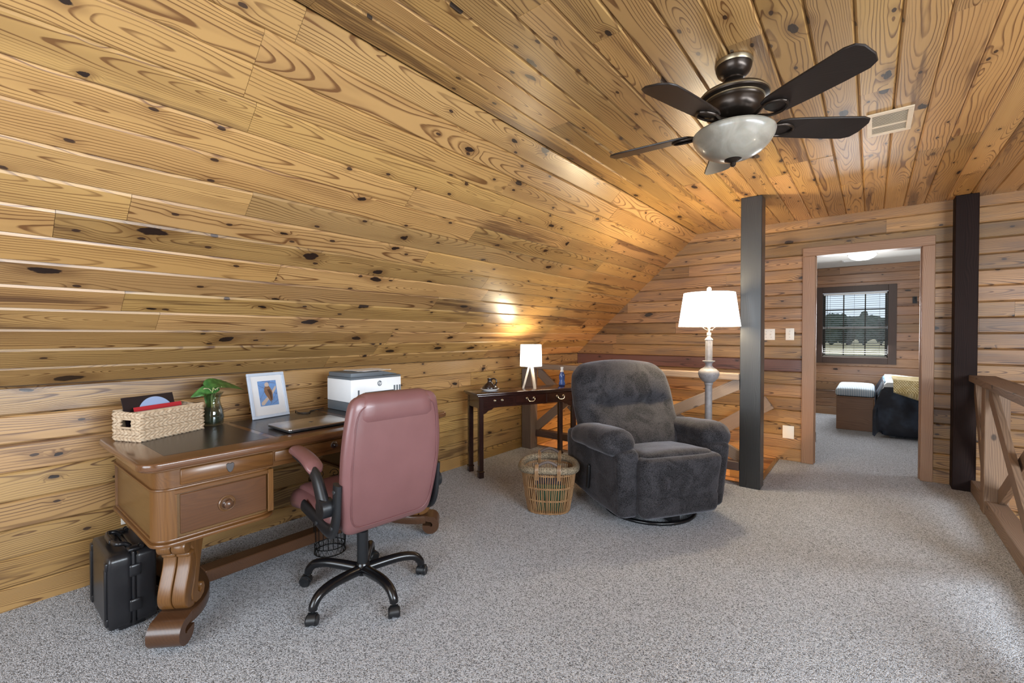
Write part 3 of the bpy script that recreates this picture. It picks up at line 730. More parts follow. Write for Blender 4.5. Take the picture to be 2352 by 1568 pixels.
pf(G().box(-0.001, 0.001, -w2 + 0.018, w2 - 0.018, 0.018, hh - 0.018), 'mount', M['mat_white'])
pc = pf(G().box(0.001, 0.0016, -0.058, 0.058, 0.072, 0.225), 'print', M['print_sky'])
def flatpoly(pts, d): return G().prism([(y, z) for y, z in pts], d, d + 0.0003, 'x')
pf(flatpoly([(-0.05, 0.078), (-0.034, 0.078), (0.000, 0.112), (0.03, 0.142), (0.052, 0.172), (0.054, 0.19), (0.046, 0.186), (0.024, 0.158), (-0.012, 0.124), (-0.05, 0.094)], 0.0017), 'branch', M['print_tan'], pc)
for q in ([(-0.058, 0.2), (0.058, 0.135)], [(-0.058, 0.11), (0.02, 0.222)], [(0.0, 0.072), (0.058, 0.15)], [(-0.03, 0.224), (0.05, 0.205)], [(0.02, 0.08), (0.058, 0.1)]):
    (a0, c0), (a1, c1) = q
    pf(flatpoly([(a0, c0), (a1, c1), (a1, c1 + 0.0016), (a0, c0 + 0.0016)], 0.0016), 'twig', M['print_dark'], pc)
pf(flatpoly([(-0.014, 0.192), (-0.022, 0.178), (-0.024, 0.158), (-0.016, 0.136), (-0.006, 0.120), (0.004, 0.100), (0.012, 0.092), (0.014, 0.108), (0.02, 0.098), (0.024, 0.118), (0.026, 0.142), (0.024, 0.162), (0.014, 0.184), (0.006, 0.194)], 0.0021), 'bird_body', M['print_brown'], pc)
pf(flatpoly([(-0.015, 0.190), (-0.018, 0.202), (-0.012, 0.212), (0.0, 0.216), (0.008, 0.208), (0.010, 0.196), (0.002, 0.188)], 0.0024), 'bird_head', M['print_tan'], pc)
pf(flatpoly([(-0.006, 0.17), (0.002, 0.15), (0.008, 0.125), (0.013, 0.10), (0.019, 0.12), (0.02, 0.15), (0.012, 0.172)], 0.0024), 'bird_wing', M['print_dark'], pc)
pf(G().box(0.0045, 0.0055, -w2 + 0.016, w2 - 0.016, 0.016, hh - 0.016), 'glass', M['glass_thin'])
G().prism([(-0.075, 0.0), (-0.125, 0.0), (-0.055, 0.20), (-0.05, 0.20)], -0.03, 0.03, 'y').build('easel_back', M['mat_white'], PF)

# seagrass storage box with papers
M['seagrass'] = (lambda t: (t.obj(), t.set(col=t.mix(t.noise(t.co, 55.0, 3.0), (0.33, 0.21, 0.12), (0.66, 0.54, 0.39)), rough=0.75))[1])(NT('seagrass'))
M['seagrass_in'] = plain('seagrass_lining', (0.20, 0.14, 0.085), 0.9)
SB = thing('seagrass_basket', 'rectangular braided seagrass basket with cut-out handle on the desk', 'basket', (-2.800, 0.665, ZT), R(23.5))
# local: long side along y, front face +x
LX, LY, LH = 0.082, 0.158, 0.135
def strand(path, r, flat=(1, 0.55)): return G().tube(path, r, 6, flat=flat)
def braid_side(axis, sgn, half, skip=None):
    rows = 5; pitch = LH / rows
    for i in range(rows):
        z = pitch * (i + 0.5)
        gs = {}; n = int(half * 2 / 0.021)
        for k in range(n):
            u = -half + (k + 0.5) * 2 * half / n
            cut = skip and skip[1] < z < skip[2]
            if cut and abs(u) < skip[0]: continue
            g = gs.setdefault((u > 0) if cut else 0, G())
            for dz in (-1, 1):
                p = []
                for j in range(4):
                    t = j / 3.0
                    uu = u + (t - 0.5) * 0.034; zz = z + dz * (0.5 - t) * pitch * 0.98 * (1 if i % 2 else -1) * 0.5 + dz * pitch * 0.22
                    dpt = 0.0035 * math.sin(math.pi * t) + 0.002 * ((k + (dz > 0)) % 2)
                    d = sgn * ((LX if axis == 'x' else LY) + dpt)
                    p.append((d, uu, zz) if axis == 'x' else (uu, d, zz))
                g.tube(p, [0.0035, 0.0078, 0.0078, 0.0035], 6)
        for g in gs.values(): g.build('braid', M['seagrass'], SB, 60)
G().box(-LX, LX, -LY, LY, 0, 0.006).box(-LX, -LX + 0.005, -LY, LY, 0, LH - 0.008).box(LX - 0.005, LX, -LY, LY, 0, LH - 0.008).box(-LX, LX, LY - 0.005, LY, 0, LH - 0.008).box(-LX, LX, -LY, -LY + 0.005, 0, 0.065).box(-LX, -0.042, -LY, -LY + 0.005, 0.06, LH - 0.008).box(0.042, LX, -LY, -LY + 0.005, 0.06, LH - 0.008).build('lining', M['seagrass_in'], SB)
braid_side('x', 1, LY); braid_side('y', -1, LX, (0.04, 0.06, 0.105)); braid_side('y', 1, LX); braid_side('x', -1, LY)
rim = [(LX, -LY), (LX, LY), (-LX, LY), (-LX, -LY)]
G().tube([(LX, -LY, LH), (LX, LY, LH), (-LX, LY, LH), (-LX, -LY, LH)], 0.008, 8, True).build('rim', M['seagrass'], SB, 60)
g = G().tube([(-0.04, -LY - 0.004, 0.062), (-0.04, -LY - 0.004, 0.104), (0.04, -LY - 0.004, 0.104), (0.04, -LY - 0.004, 0.062)], 0.006, 8, True); g.build('handle_hole_edge', M['seagrass'], SB, 60)
# contents
def in_sb(g, name, mat, label, cat): return tag(g.build(name, mat, M=T(-2.800, 0.665, ZT) @ rz(R(23.5))), label, cat)
M['brochure'] = (lambda t: (lambda q: t.set(col=t.mix(t.ss(t.math('SQRT', (q[1] - 0.02) * (q[1] - 0.02) + (q[2] - 0.09) * (q[2] - 0.09)), 0.088, 0.09), (0.33, 0.44, 0.68), (0.012, 0.01, 0.014)), rough=0.3))(t.obj()))(NT('black_blue_print'))
lean = Matrix.Rotation(R(-16), 4, 'Y')
M['folder_red'] = plain('red_card', (0.45, 0.02, 0.03), 0.45, var=0.08)
t_ = T(-2.800, 0.665, ZT) @ rz(R(23.5))
o = G().box(-0.0015, 0.0015, -0.13, 0.12, 0.0, 0.19).build('brochure', M['brochure']); o.matrix_world = t_ @ T(-0.028, 0.0, 0.012) @ lean
tag(o, 'black and pale blue printed folder leaning in the seagrass basket', 'folder')
o = G().box(-0.002, 0.002, -0.11, 0.125, 0.0, 0.142).build('folder', M['folder_red']); o.matrix_world = t_ @ T(0.012, 0.0, 0.012) @ lean
tag(o, 'red folder standing in the seagrass basket', 'folder')
o = G().box(-0.003, 0.003, -0.12, 0.12, 0.0, 0.125).build('notebook', M['printer_light']); o.matrix_world = t_ @ T(0.045, 0.0, 0.012) @ lean
tag(o, 'grey notebook standing in the seagrass basket behind its front braid', 'notebook')

# plant cutting in a glass vase
M['glass'] = clear('clear_glass', (0.80, 0.85, 0.83), 0.08)
M['water'] = NT('vase_water').set(col=(0.16, 0.20, 0.17), rough=0.02, trans=0.75, ior=1.33)
M['leaf'] = (lambda t: (lambda q: t.set(col=t.mix(t.ss(t.noise(t.co, 40.0, 2.0), 0.35, 0.7), (0.03, 0.11, 0.025), (0.075, 0.21, 0.045)), rough=0.35, coat=0.2))(t.obj()))(NT('green_leaf'))
M['stem'] = plain('pale_green_stem', (0.35, 0.42, 0.15), 0.5)
M['root'] = plain('pale_root', (0.62, 0.5, 0.33), 0.7)
PV = thing('glass_vase_plant', 'pothos cutting in a clear glass vase behind the seagrass basket', 'plant', (-2.865, 0.915, ZT)); PV.scale = (1.15, 1.15, 1.06)
prof = [(0.001, 0.0), (0.036, 0.0), (0.044, 0.008), (0.047, 0.04), (0.043, 0.08), (0.033, 0.11), (0.030, 0.13), (0.036, 0.155), (0.047, 0.17)]
inn = [(r - 0.003, z) for r, z in prof[::-1][:-2]] + [(0.03, 0.01), (0.001, 0.009)]
G().lathe(prof + inn, 28).build('vase', M['glass'], PV, 60)
G().lathe([(0.001, 0.0095), (0.0295, 0.0105), (0.0405, 0.02), (0.0435, 0.04), (0.0395, 0.08), (0.034, 0.095), (0.001, 0.095)], 28).build('water', M['water'], PV, 60)
for k, (x, y) in enumerate(((0.0, 0.0), (0.012, -0.008), (-0.01, 0.01))):
    G().tube(catmull([(x * 1.5, y * 1.5, 0.02), (x, y, 0.09), (x * 0.6, y, 0.15), (x + 0.01 * k, y + 0.006 * k, 0.20)], 4), 0.0022, 6).build('stem', M['stem'], PV, 60)
for k in range(6):
    a = k * 1.05; rr0 = 0.012 + 0.004 * (k % 3)
    G().tube(catmull([(0, 0, 0.165), (rr0 * math.cos(a), rr0 * math.sin(a), 0.19), (2.4 * rr0 * math.cos(a), 2.4 * rr0 * math.sin(a), 0.19 + 0.008 * (k % 2))], 4), 0.0016, 5).build('root', M['root'], PV, 60)
def leaf_mesh(L, Wd, curl, fold):
    g = G(); n = 10; vs = []; fs = []
    for i in range(n + 1):
        t = i / n; wv = Wd * math.sin(math.pi * min(1, t * 0.92 + 0.08)) ** 0.75 * (1 - 0.25 * t)
        x = L * t; z = -curl * t * t * L
        for j in (-1, -0.5, 0, 0.5, 1): vs.append((x, wv * j, z + fold * abs(j) * wv))
    for i in range(n):
        for j in range(4): fs.append((i * 5 + j, i * 5 + j + 1, i * 5 + 6 + j, i * 5 + 5 + j))
    k = len(vs); vs += [(x, y, z - 0.0006) for x, y, z in vs]; fs += [tuple(q + k for q in f[::-1]) for f in fs]
    edge = [i * 5 for i in range(n + 1)] + [n * 5 + j for j in range(1, 5)] + [i * 5 + 4 for i in range(n - 1, -1, -1)] + [3, 2, 1]
    m_ = len(edge)
    fs += [(edge[i], edge[(i + 1) % m_], edge[(i + 1) % m_] + k, edge[i] + k) for i in range(m_)]
    return g.add(vs, fs)
for (L, Wd, yaw, pit, z, cu, rl) in ((0.115, 0.05, 78, 38, 0.205, 1.7, 40), (0.09, 0.04, -75, 10, 0.19, 0.9, -45), (0.10, 0.035, 60, -55, 0.165, 0.6, 30)):
    leaf_mesh(L, Wd, cu, 0.12).build('leaf', M['leaf'], PV, 60, M=T(0, 0, z) @ rz(R(yaw)) @ T(-0.03, 0, 0) @ Matrix.Rotation(R(-pit), 4, 'Y') @ Matrix.Rotation(R(rl), 4, 'X'))

# equipment case under the desk end
M['case'] = plain('black_hard_plastic', (0.013, 0.013, 0.015), 0.3, bump=0.12, scale=150)
EC = thing('equipment_case', 'black hard plastic equipment case standing by the end of the desk', 'case', (-2.68, 0.488, 0)); EC.scale = (0.94, 0.84, 0.95)
# lid towards -y, body towards +y, standing on its side
G().rbox((0.37, 0.105, 0.335), 0.022, 10, c=(0, -0.047, 0.185)).build('lid', M['case'], EC, 60)
G().rbox((0.37, 0.10, 0.335), 0.022, 10, c=(0, 0.058, 0.185)).build('body', M['case'], EC, 60)
G().box(-0.188, 0.188, -0.002, 0.014, 0.015, 0.355, 0.006, 2).build('sealing_rim', M['case'], EC, 40)
for x in (-0.155, 0.155): G().box(x - 0.014, x + 0.014, -0.108, -0.095, 0.05, 0.30, 0.005, 2).build('rib', M['case'], EC, 40)
for x in (-0.155, 0.155):
    for z in (0.06, 0.31): G().box(x - 0.02, x + 0.02, -0.106, -0.09, z - 0.018, z + 0.018, 0.006, 2).build('corner_guard', M['case'], EC, 40)
for x in (-0.13, 0.13):
    G().box(x - 0.03, x + 0.03, -0.05, 0.06, 0.0, 0.022, 0.005, 2).build('foot', M['case'], EC, 40)
hd = G().tube(catmull([(-0.10, 0.012, 0.352), (-0.098, -0.01, 0.372), (-0.09, -0.045, 0.378), (0, -0.055, 0.379), (0.09, -0.045, 0.378), (0.098, -0.01, 0.372), (0.10, 0.012, 0.352)], 5), 0.010, 8).build('handle', M['case'], EC, 60)
G().rbox((0.11, 0.026, 0.022), 0.010, 5, c=(0, -0.055, 0.379)).build('grip', M['case'], hd, 60)
for x in (-0.145, 0.145): G().rbox((0.05, 0.05, 0.016), 0.006, 4, c=(x, 0.012, 0.357)).build('latch', M['case'], EC, 60)
for z in (0.11, 0.27): G().rbox((0.016, 0.05, 0.055), 0.006, 4, c=(0.187, 0.012, z)).build('latch', M['case'], EC, 60)
for x in (-0.145, 0.145):
    for d in (-0.012, 0.012): G().cyl((x + d - 0.004, 0.045, 0.36), (x + d + 0.004, 0.045, 0.36), 0.010, 10).build('padlock_eye', M['case'], EC, 60)

# wall socket behind the case
M['plate_white'] = plain('ivory_plastic', (0.80, 0.77, 0.70), 0.35, var=0.02)
def wall_plate(name, label, cat, mat4, w, h, kind):
    """face in local +z, width x, height y"""
    o = bpy.data.objects.new(name, None); COL.objects.link(o); o.empty_display_size = 0.05
    tag(o, label, cat)
    g = G().box(-w / 2, w / 2, -h / 2, h / 2, 0, 0.006, 0.002, 2).build('plate', M['plate_white'], o, 40)
    if kind == 'socket':
        for y in (-0.022, 0.022):
            rc = G().rbox((0.034, 0.028, 0.006), 0.003, 4, c=(0, y, 0.006)).build('receptacle', M['plate_white'], o, 60)
            for x in (-0.006, 0.006): G().box(x - 0.001, x + 0.001, y - 0.001, y + 0.008, 0.0085, 0.0093).build('slot', M['black'], rc)
    elif kind:
        for k in range(kind):
            x = (k - (kind - 1) / 2) * 0.046
            G().box(x - 0.005, x + 0.005, -0.012, 0.012, 0.006, 0.0075).build('toggle_slot', M['plate_white'], o)
            G().box(-0.004, 0.004, -0.009, 0.003, 0, 0.014, 0.001, M=T(x, 0.002, 0.006) @ Matrix.Rotation(R(-20), 4, 'X')).build('toggle', M['plate_white'], o)
            for y in (-0.03, 0.03): G().lathe([(0.003, 0), (0.003, 0.001)], 10, (x, y, 0.006)).build('screw', M['old_brass'], o)
    o.matrix_world = mat4
    return o
wall_plate('wall_socket', 'white wall socket low on the knee wall behind the equipment case', 'socket', T(XL + 0.001, 0.60, 0.33) @ Matrix(((0, 0, 1, 0), (1, 0, 0, 0), (0, 1, 0, 0), (0, 0, 0, 1))), 0.075, 0.12, 'socket')
ye_m = Matrix(((1, 0, 0, 0), (0, 0, -1, YE - 0.001), (0, 1, 0, 0), (0, 0, 0, 1)))
wall_plate('light_switch', 'white double light switch half hidden behind the charcoal post', 'switch', T(-0.835, 0, 1.288) @ ye_m, 0.115, 0.115, 2)
wall_plate('light_switch', 'white single light switch on the end wall beside the doorway', 'switch', T(-0.645, 0, 1.29) @ ye_m, 0.075, 0.12, 1)
wall_plate('blank_wall_plate', 'blank white cover plate low on the end wall', 'wall plate', T(-0.652, 0, 0.292) @ ye_m, 0.10, 0.13, 0)
# ------------------------------------------------------------------ office chair (local +x is forwards)
M['pink'] = (lambda t: (t.obj(), t.bump(t.voro(t.co, 420.0, '3D')[0], 0.25, 0.0008), t.set(col=t.mix(t.noise(t.co, 9.0, 3.0), (0.148, 0.064, 0.063), (0.185, 0.083, 0.082)), rough=0.36, coat=0.1))[2])(NT('dusty_pink_leather'))
M['pink_seam'] = plain('pink_seam', (0.15, 0.06, 0.06), 0.5)
M['chair_black'] = plain('chair_black_plastic', (0.009, 0.010, 0.012), 0.38, bump=0.08, scale=250)
M['chair_gloss'] = plain('chair_black_enamel', (0.005, 0.005, 0.006), 0.24, coat=0.1)
OC = thing('office_chair', 'dusty pink leather office chair on black wheels facing the desk', 'chair', (-1.985, 1.285, 0), R(180 - 6))
A0 = R(-78) - R(174)
star = G().lathe([(0.03, 0.085), (0.036, 0.09), (0.036, 0.135), (0.03, 0.145)], 20).build('hub', M['chair_gloss'], OC, 40)
for k in range(5):
    a = A0 + R(72) * k
    d = Vector((math.cos(a), math.sin(a), 0))
    pth = catmull([d * 0.025 + Vector((0, 0, 0.112)), d * 0.12 + Vector((0, 0, 0.122)), d * 0.20 + Vector((0, 0, 0.125)), d * 0.262 + Vector((0, 0, 0.112)), d * 0.292 + Vector((0, 0, 0.082)), d * 0.297 + Vector((0, 0, 0.062))], 5)
    n = len(pth)
    sp = G().tube(pth, [0.025 - 0.006 * i / n for i in range(n)], 12).build('spoke', M['chair_gloss'], OC, 60)
    c = d * 0.297; yaw = a + (0.6, -0.5, 0.9, -1.0, 0.3)[k]
    Mc = T(c.x, c.y, 0) @ rz(yaw)
    cs_ = G()
    for s in (-1, 1):
        cs_.lathe([(0.001, s * 0.007), (0.021, s * 0.007), (0.0245, s * 0.011), (0.0245, s * 0.021), (0.020, s * 0.026), (0.001, s * 0.024)], 20, M=Mc @ T(0.012, 0, 0.0245) @ Matrix.Rotation(R(90), 4, 'X'))
    wh = cs_.build('caster_wheel', M['chair_black'], sp, 40)
    hood = G()
    hood.prism([(0.012 + 0.029 * math.cos(R(q)), 0.026 + 0.029 * math.sin(R(q))) for q in range(-10, 200, 15)] + [(0.012 + 0.019 * math.cos(R(q)), 0.026 + 0.019 * math.sin(R(q))) for q in range(185, -15, -20)], -0.018, 0.018, 'y', 0, 1, Mc)
    hood.cyl(Mc @ Vector((0, 0, 0.045)), Mc @ Vector((0, 0, 0.075)), 0.008, 10)
    hood.build('caster_hood', M['chair_black'], sp, 40)
G().lathe([(0.027, 0.13), (0.027, 0.30), (0.018, 0.302), (0.018, 0.40)], 24).build('gas_column', M['chair_black'], OC, 40)
G().box(-0.11, 0.11, -0.085, 0.085, 0.388, 0.43, 0.01, 2).build('tilt_mechanism', M['chair_black'], OC, 40)
G().tube([(0.02, -0.08, 0.405), (0.03, -0.20, 0.40), (0.035, -0.25, 0.397)], 0.006, 8).build('height_lever', M['chair_black'], OC, 60)
def seat_fn(p, q):
    x, y, z = p
    if z > 0: z -= 0.018 * smooth01((abs(q.y) - 0.0) * 0.2) ; z += 0.016 * (abs(q.y) ** 4) * 0
    z -= 0.035 * max(0, (x - 0.10) / 0.17) ** 2
    return (x, y, z)
G().rbox((0.52, 0.50, 0.11), 0.05, 14, seat_fn, c=(0.055, 0, 0.468)).build('seat', M['pink'], OC, 60)
G().rbox((0.46, 0.44, 0.05), 0.025, 12, lambda p, q: (p.x, p.y, p.z + 0.008 * (1 - q.x ** 2) * (1 - q.y ** 2) - 0.035 * max(0, (p.x - 0.10) / 0.17) ** 2), c=(0.03, 0, 0.520)).build('seat_pad', M['pink'], OC, 60)
# backrest: panel in local y-z, thickness along x, leaning back
def lean_x(z): return -0.235 - 0.205 * (z - 0.42) * 0.62 - 0.02 * math.sin((z - 0.42) / 0.6 * math.pi)
def back_fn(p, q):
    z = p.z; t = (z + 0.305) / 0.61
    wfac = 0.92 + 0.12 * math.sin(math.pi * min(1, t * 0.9 + 0.02)) - 0.14 * max(0, t - 0.60) ** 1.3 * 1.2
    return (p.x + lean_x(z + 0.715), p.y * wfac, z)
bk = G().rbox((0.075, 0.47, 0.61), (0.03, 0.05, 0.05), 16, back_fn, c=(0, 0, 0.715)).build('backrest', M['pink'], OC, 60)
G().rbox((0.065, 0.40, 0.44), (0.03, 0.06, 0.06), 12, lambda p, q: (p.x + lean_x(p.z + 0.68) + 0.045 + 0.012 * math.cos(q.z * 6), p.y, p.z), c=(0, 0, 0.68)).build('back_pad', M['pink'], bk, 60)
G().rbox((0.115, 0.40, 0.145), (0.055, 0.06, 0.06), 12, lambda p, q: (p.x + lean_x(0.975) + 0.012, p.y * (1 - 0.05 * q.z), p.z), c=(0, 0, 0.958)).build('head_roll', M['pink'], bk, 60)
# seam piping round the rear face
pts = []
for i in range(48):
    a = 2 * math.pi * i / 48; c, s = math.cos(a), math.sin(a)
    yy = 0.205 * math.copysign(abs(c) ** 0.22, c); zz = 0.27 * math.copysign(abs(s) ** 0.22, s)
    t = (zz + 0.305) / 0.61
    wf = 0.92 + 0.12 * math.sin(math.pi * min(1, t * 0.9 + 0.02)) - 0.14 * max(0, t - 0.60) ** 1.3 * 1.2
    pts.append((lean_x(zz + 0.715) - 0.0375, yy * wf, zz + 0.715))
G().tube(pts, 0.0028, 6, True).build('seam', M['pink_seam'], bk, 60)
for s in (-1, 1):
    y = s * 0.250
    # J-shaped bracket from the back side down and forwards under the seat
    pth = catmull([(-0.275, y, 0.655), (-0.268, y, 0.58), (-0.258, y, 0.50), (-0.225, y, 0.445), (-0.165, y, 0.432), (-0.08, y, 0.446), (0.01, y * 1.02, 0.466), (0.075, y * 1.03, 0.478)], 5)
    br = G().tube(pth, 0.034, 12, flat=(0.42, 0.9)).build('arm_bracket', M['chair_black'], OC, 60)
    for x, z in ((-0.272, 0.625), (-0.245, 0.465), (0.05, 0.474), (-0.09, 0.444)):
        G().cyl((x, y + s * 0.010, z), (x, y + s * 0.0175, z), 0.009, 12).build('bolt', M['dark_plastic'], br, 40)
    G().cyl((-0.215, y + s * 0.004, 0.548), (-0.215, y + s * 0.052, 0.548), 0.041, 28).build('pivot', M['chair_black'], br, 40)
    pth = catmull([(-0.215, y + s * 0.03, 0.548), (-0.185, y + s * 0.032, 0.60), (-0.15, y + s * 0.034, 0.655), (-0.10, y + s * 0.034, 0.685), (-0.01, y + s * 0.03, 0.702), (0.12, y + s * 0.028, 0.718)], 5)
    n = len(pth)
    ar = G().tube(pth, [0.038 - 0.014 * smooth01(i / n) for i in range(n)], 12, flat=(0.62, 0.95)).build('armrest', M['chair_black'], OC, 60)
    tl = T(0.0, y + s * 0.028, 0.730) @ Matrix.Rotation(R(-8), 4, 'Y')
    G().rbox((0.275, 0.072, 0.046), (0.034, 0.034, 0.022), 10, lambda p, q: (p.x, p.y * (1 - 0.10 * q.x), p.z - 0.012 * q.x ** 2 - 0.014 * max(0, -q.x) ** 3), M=tl).build('arm_pad', M['pink'], ar, 60)

# wire waste basket under the desk
M['wire'] = plain('black_wire', (0.008, 0.008, 0.008), 0.35, 0.6)
WB = thing('wire_basket', 'black wire basket with glass knobs standing under the desk', 'basket', (-2.50, 1.40, 0))
def circ(r, z, n=28): return [(r * math.cos(2 * math.pi * i / n), r * math.sin(2 * math.pi * i / n), z) for i in range(n)]
for r_, z in ((0.086, 0.004), (0.085, 0.04), (0.105, 0.40)): G().tube(circ(r_, z), 0.003, 6, True).build('ring', M['wire'], WB, 60)
g = G(); zz = []
for i in range(36): zz.append((0.0855 * math.cos(2 * math.pi * i / 36), 0.0855 * math.sin(2 * math.pi * i / 36), 0.004 if i % 2 else 0.04))
g.tube(zz, 0.002, 5, True); g.build('zigzag_band', M['wire'], WB, 60)
for i in range(20):
    a = 2 * math.pi * i / 20
    G().tube([(0.085 * math.cos(a), 0.085 * math.sin(a), 0.04), (0.09 * math.cos(a), 0.09 * math.sin(a), 0.2), (0.105 * math.cos(a), 0.105 * math.sin(a), 0.40)], 0.0022, 5).build('upright_wire', M['wire'], WB, 60)
for i in range(8):
    a = 2 * math.pi * i / 8; c = Vector((0.11 * math.cos(a), 0.11 * math.sin(a), 0.43)); t = Vector((-math.sin(a), math.cos(a), 0))
    sp_ = [c + t * (0.03 * (1 - k / 16) * math.cos(k * 0.6)) + Vector((0, 0, 0.03 * (1 - k / 16) * math.sin(k * 0.6))) for k in range(15)]
    G().tube(sp_, 0.002, 5).build('scroll', M['wire'], WB, 60)
    if i % 2 == 0: G().lathe([(0.0005, -0.014), (0.010, -0.010), (0.014, 0), (0.010, 0.010), (0.0005, 0.014)], 14, tuple(c + Vector((0, 0, 0.035)))).build('glass_knob', M['glass'], WB, 60)

# ------------------------------------------------------------------ recliner (local +x is forwards)
def plush():
    t = NT('charcoal_plush', 0.9); t.obj()
    a = t.noise(t.co, 6.0, 4.0, 0.6, 1.2); b = t.noise(t.co, 240.0, 2.0); q = t.noise(t.co, 110.0, 3.0, 0.7)
    v = t.ss(a, 0.38, 0.62) * 0.4 + (b - 0.45) * 2.4 + (q - 0.5) * 0.9 + 0.2
    col = t.mix(v, (0.004, 0.0037, 0.004), (0.052, 0.049, 0.054))
    t.bump(b * 0.6 + q * 0.4, 0.6, 0.004)
    return t.set(col=col, rough=0.9, spec=0.15, sheen=0.28, sheenr=0.4, sheent=(0.8, 0.8, 0.9))
M['plush'] = plush()
RC = thing('recliner', 'overstuffed charcoal plush recliner armchair on a swivel base', 'armchair', (-1.415, 3.30, 0), R(-33.7)); RC.scale = (1.06, 1.06, 1.02); RC.location = (-1.365, 3.285, 0)
RN = random.Random(4)
def puff(p, amp=0.006, sc=6.0):
    n_ = noise.noise(Vector(p) * sc); return Vector(p) + Vector(p).normalized() * (n_ * amp)
for s in (-1, 1):
    # side panel
    G().rbox((0.80, 0.15, 0.46), (0.05, 0.05, 0.04), 12, lambda p, q: (p.x + 0.02 * q.z, p.y + s * 0.012 * q.z, p.z + (0.035 * max(0, -q.x) if q.z < 0 else 0)), c=(0.0, s * 0.335, 0.295)).build('side_panel', M['plush'], RC, 60)
    # stuffed arm: a drooping roll, thick in front
    def arm_fn(p, q):
        x, y, z = p
        k = 1.0 + 0.10 * q.x - 0.02 * q.x ** 2
        z2 = z * k + 0.012 * q.x - 0.035 * max(0, q.x - 0.55) ** 2 / 0.2 * (0.6 if z > 0 else 0.2) - 0.03 * max(0, -q.x - 0.2)
        y2 = y * k + s * 0.018 * (1 - abs(q.x)) 
        v = Vector((x, y2, z2))
        return v + Vector((0, 0, 1)) * (0.008 * noise.noise(Vector((x * 5, y * 5 + s * 3, z * 5))))
    G().rbox((0.62, 0.215, 0.17), (0.085, 0.10, 0.08), 16, arm_fn, c=(0.075, s * 0.372, 0.545)).build('arm', M['plush'], RC, 60)
    # front of the arm
    G().rbox((0.09, 0.135, 0.42), (0.04, 0.045, 0.04), 10, lambda p, q: (p.x + 0.015 * q.z, p.y + s * 0.015 * q.z, p.z), c=(0.352, s * 0.342, 0.29)).build('arm_front', M['plush'], RC, 60)
def seat2(p, q):
    x, y, z = p
    z += (0.02 * (1 - q.y ** 2) if z > 0 else 0) + 0.035 * q.x
    return (x, y, z + 0.006 * noise.noise(Vector((x * 6, y * 6, 0))))
G().rbox((0.62, 0.56, 0.17), (0.07, 0.05, 0.07), 14, seat2, c=(0.14, 0, 0.375)).build('seat_cushion', M['plush'], RC, 60)
def foot_fn(p, q):
    x, y, z = p
    if x > 0:
        x += 0.022 * (1 - q.y ** 4) * (1 - 0.5 * q.z ** 2)
        sag = math.exp(-((z + 0.055) / 0.013) ** 2) * (0.6 + 0.4 * math.cos(q.y * 1.4)); x -= 0.014 * sag
        x += 0.030 * max(0, q.z - 0.1)
    return (x, y * (1 + 0.03 * q.z), z + 0.005 * noise.noise(Vector((y * 5, z * 5, 1))))
G().rbox((0.11, 0.585, 0.395), (0.05, 0.045, 0.05), 26, foot_fn, c=(0.405, 0, 0.275)).build('footrest', M['plush'], RC, 60)
# back: wide rounded pillow leaning backwards
def rb_fn(p, q):
    x, y, z = p                               # x thickness, y width, z height (-0.36..0.36)
    t = (z + 0.36) / 0.72
    w = 0.93 + 0.10 * math.sin(math.pi * min(1, t * 0.85)) - 0.10 * max(0, t - 0.70) ** 1.4 * 3.0
    y2 = y * w
    if z > 0: z -= 0.045 * q.y ** 2 * max(0, t - 0.5) * 2
    if x > 0:
        crease = math.exp(-((z - 0.035 - 0.018 * q.y ** 2) / 0.026) ** 2) * (1 if abs(q.y) < 0.62 else max(0, 1 - (abs(q.y) - 0.62) * 4))
        x -= 0.032 * crease
        for ty in (-0.42, 0.42):
            x -= 0.034 * math.exp(-(((q.y - ty) / 0.09) ** 2 + ((z - 0.045) / 0.05) ** 2))
        x += 0.035 * max(0, math.sin(math.pi * max(0, min(1, (z - 0.05) / 0.30)))) * (1 - q.y ** 4)
        x += 0.055 * max(0, math.sin(math.pi * max(0, min(1, (0.03 - z) / 0.42)))) * (1 - q.y ** 4) + 0.05 * smooth01((0.0 - z) / 0.25)
        x -= 0.008 * math.exp(-((abs(q.y) - 0.5) / 0.06) ** 2) * (1 if z < 0 else 0)
    x += 0.008 * noise.noise(Vector((y * 5, z * 5, x * 4)))
    return (x + 0.07 - 0.375 * (z + 0.36) * 0.92 + (0.0 if t < 0.85 else -0.02 * (t - 0.85)), y2, z)
G().rbox((0.22, 0.80, 0.72), (0.10, 0.10, 0.10), 34, rb_fn, c=(-0.165, 0, 0.695)).build('backrest', M['plush'], RC, 60)
G().rbox((0.12, 0.60, 0.42), (0.04, 0.05, 0.04), 8, c=(-0.37, 0, 0.30)).build('rear_panel', M['plush'], RC, 60)
# lever handle on the side that faces the basket
lv = G().prism([(0.0, 0.0), (0.028, -0.005), (0.045, 0.10), (0.05, 0.165), (0.035, 0.178), (0.02, 0.165), (0.008, 0.08)], -0.432, -0.415, 'y', 0.005, 2, T(-0.02, 0, 0.16), ang=50).build('lever', M['black'], RC, 50)
G().tube([(p[0] + 0.10, p[1], p[2]) for p in circ(0.30, 0.014, 40)], 0.013, 8, True).build('swivel_ring', M['chair_gloss'], RC, 60)
G().box(-0.19, 0.39, -0.03, 0.03, 0.012, 0.11).box(0.07, 0.13, -0.29, 0.29, 0.012, 0.11).build('swivel_cross', M['chair_gloss'], RC)

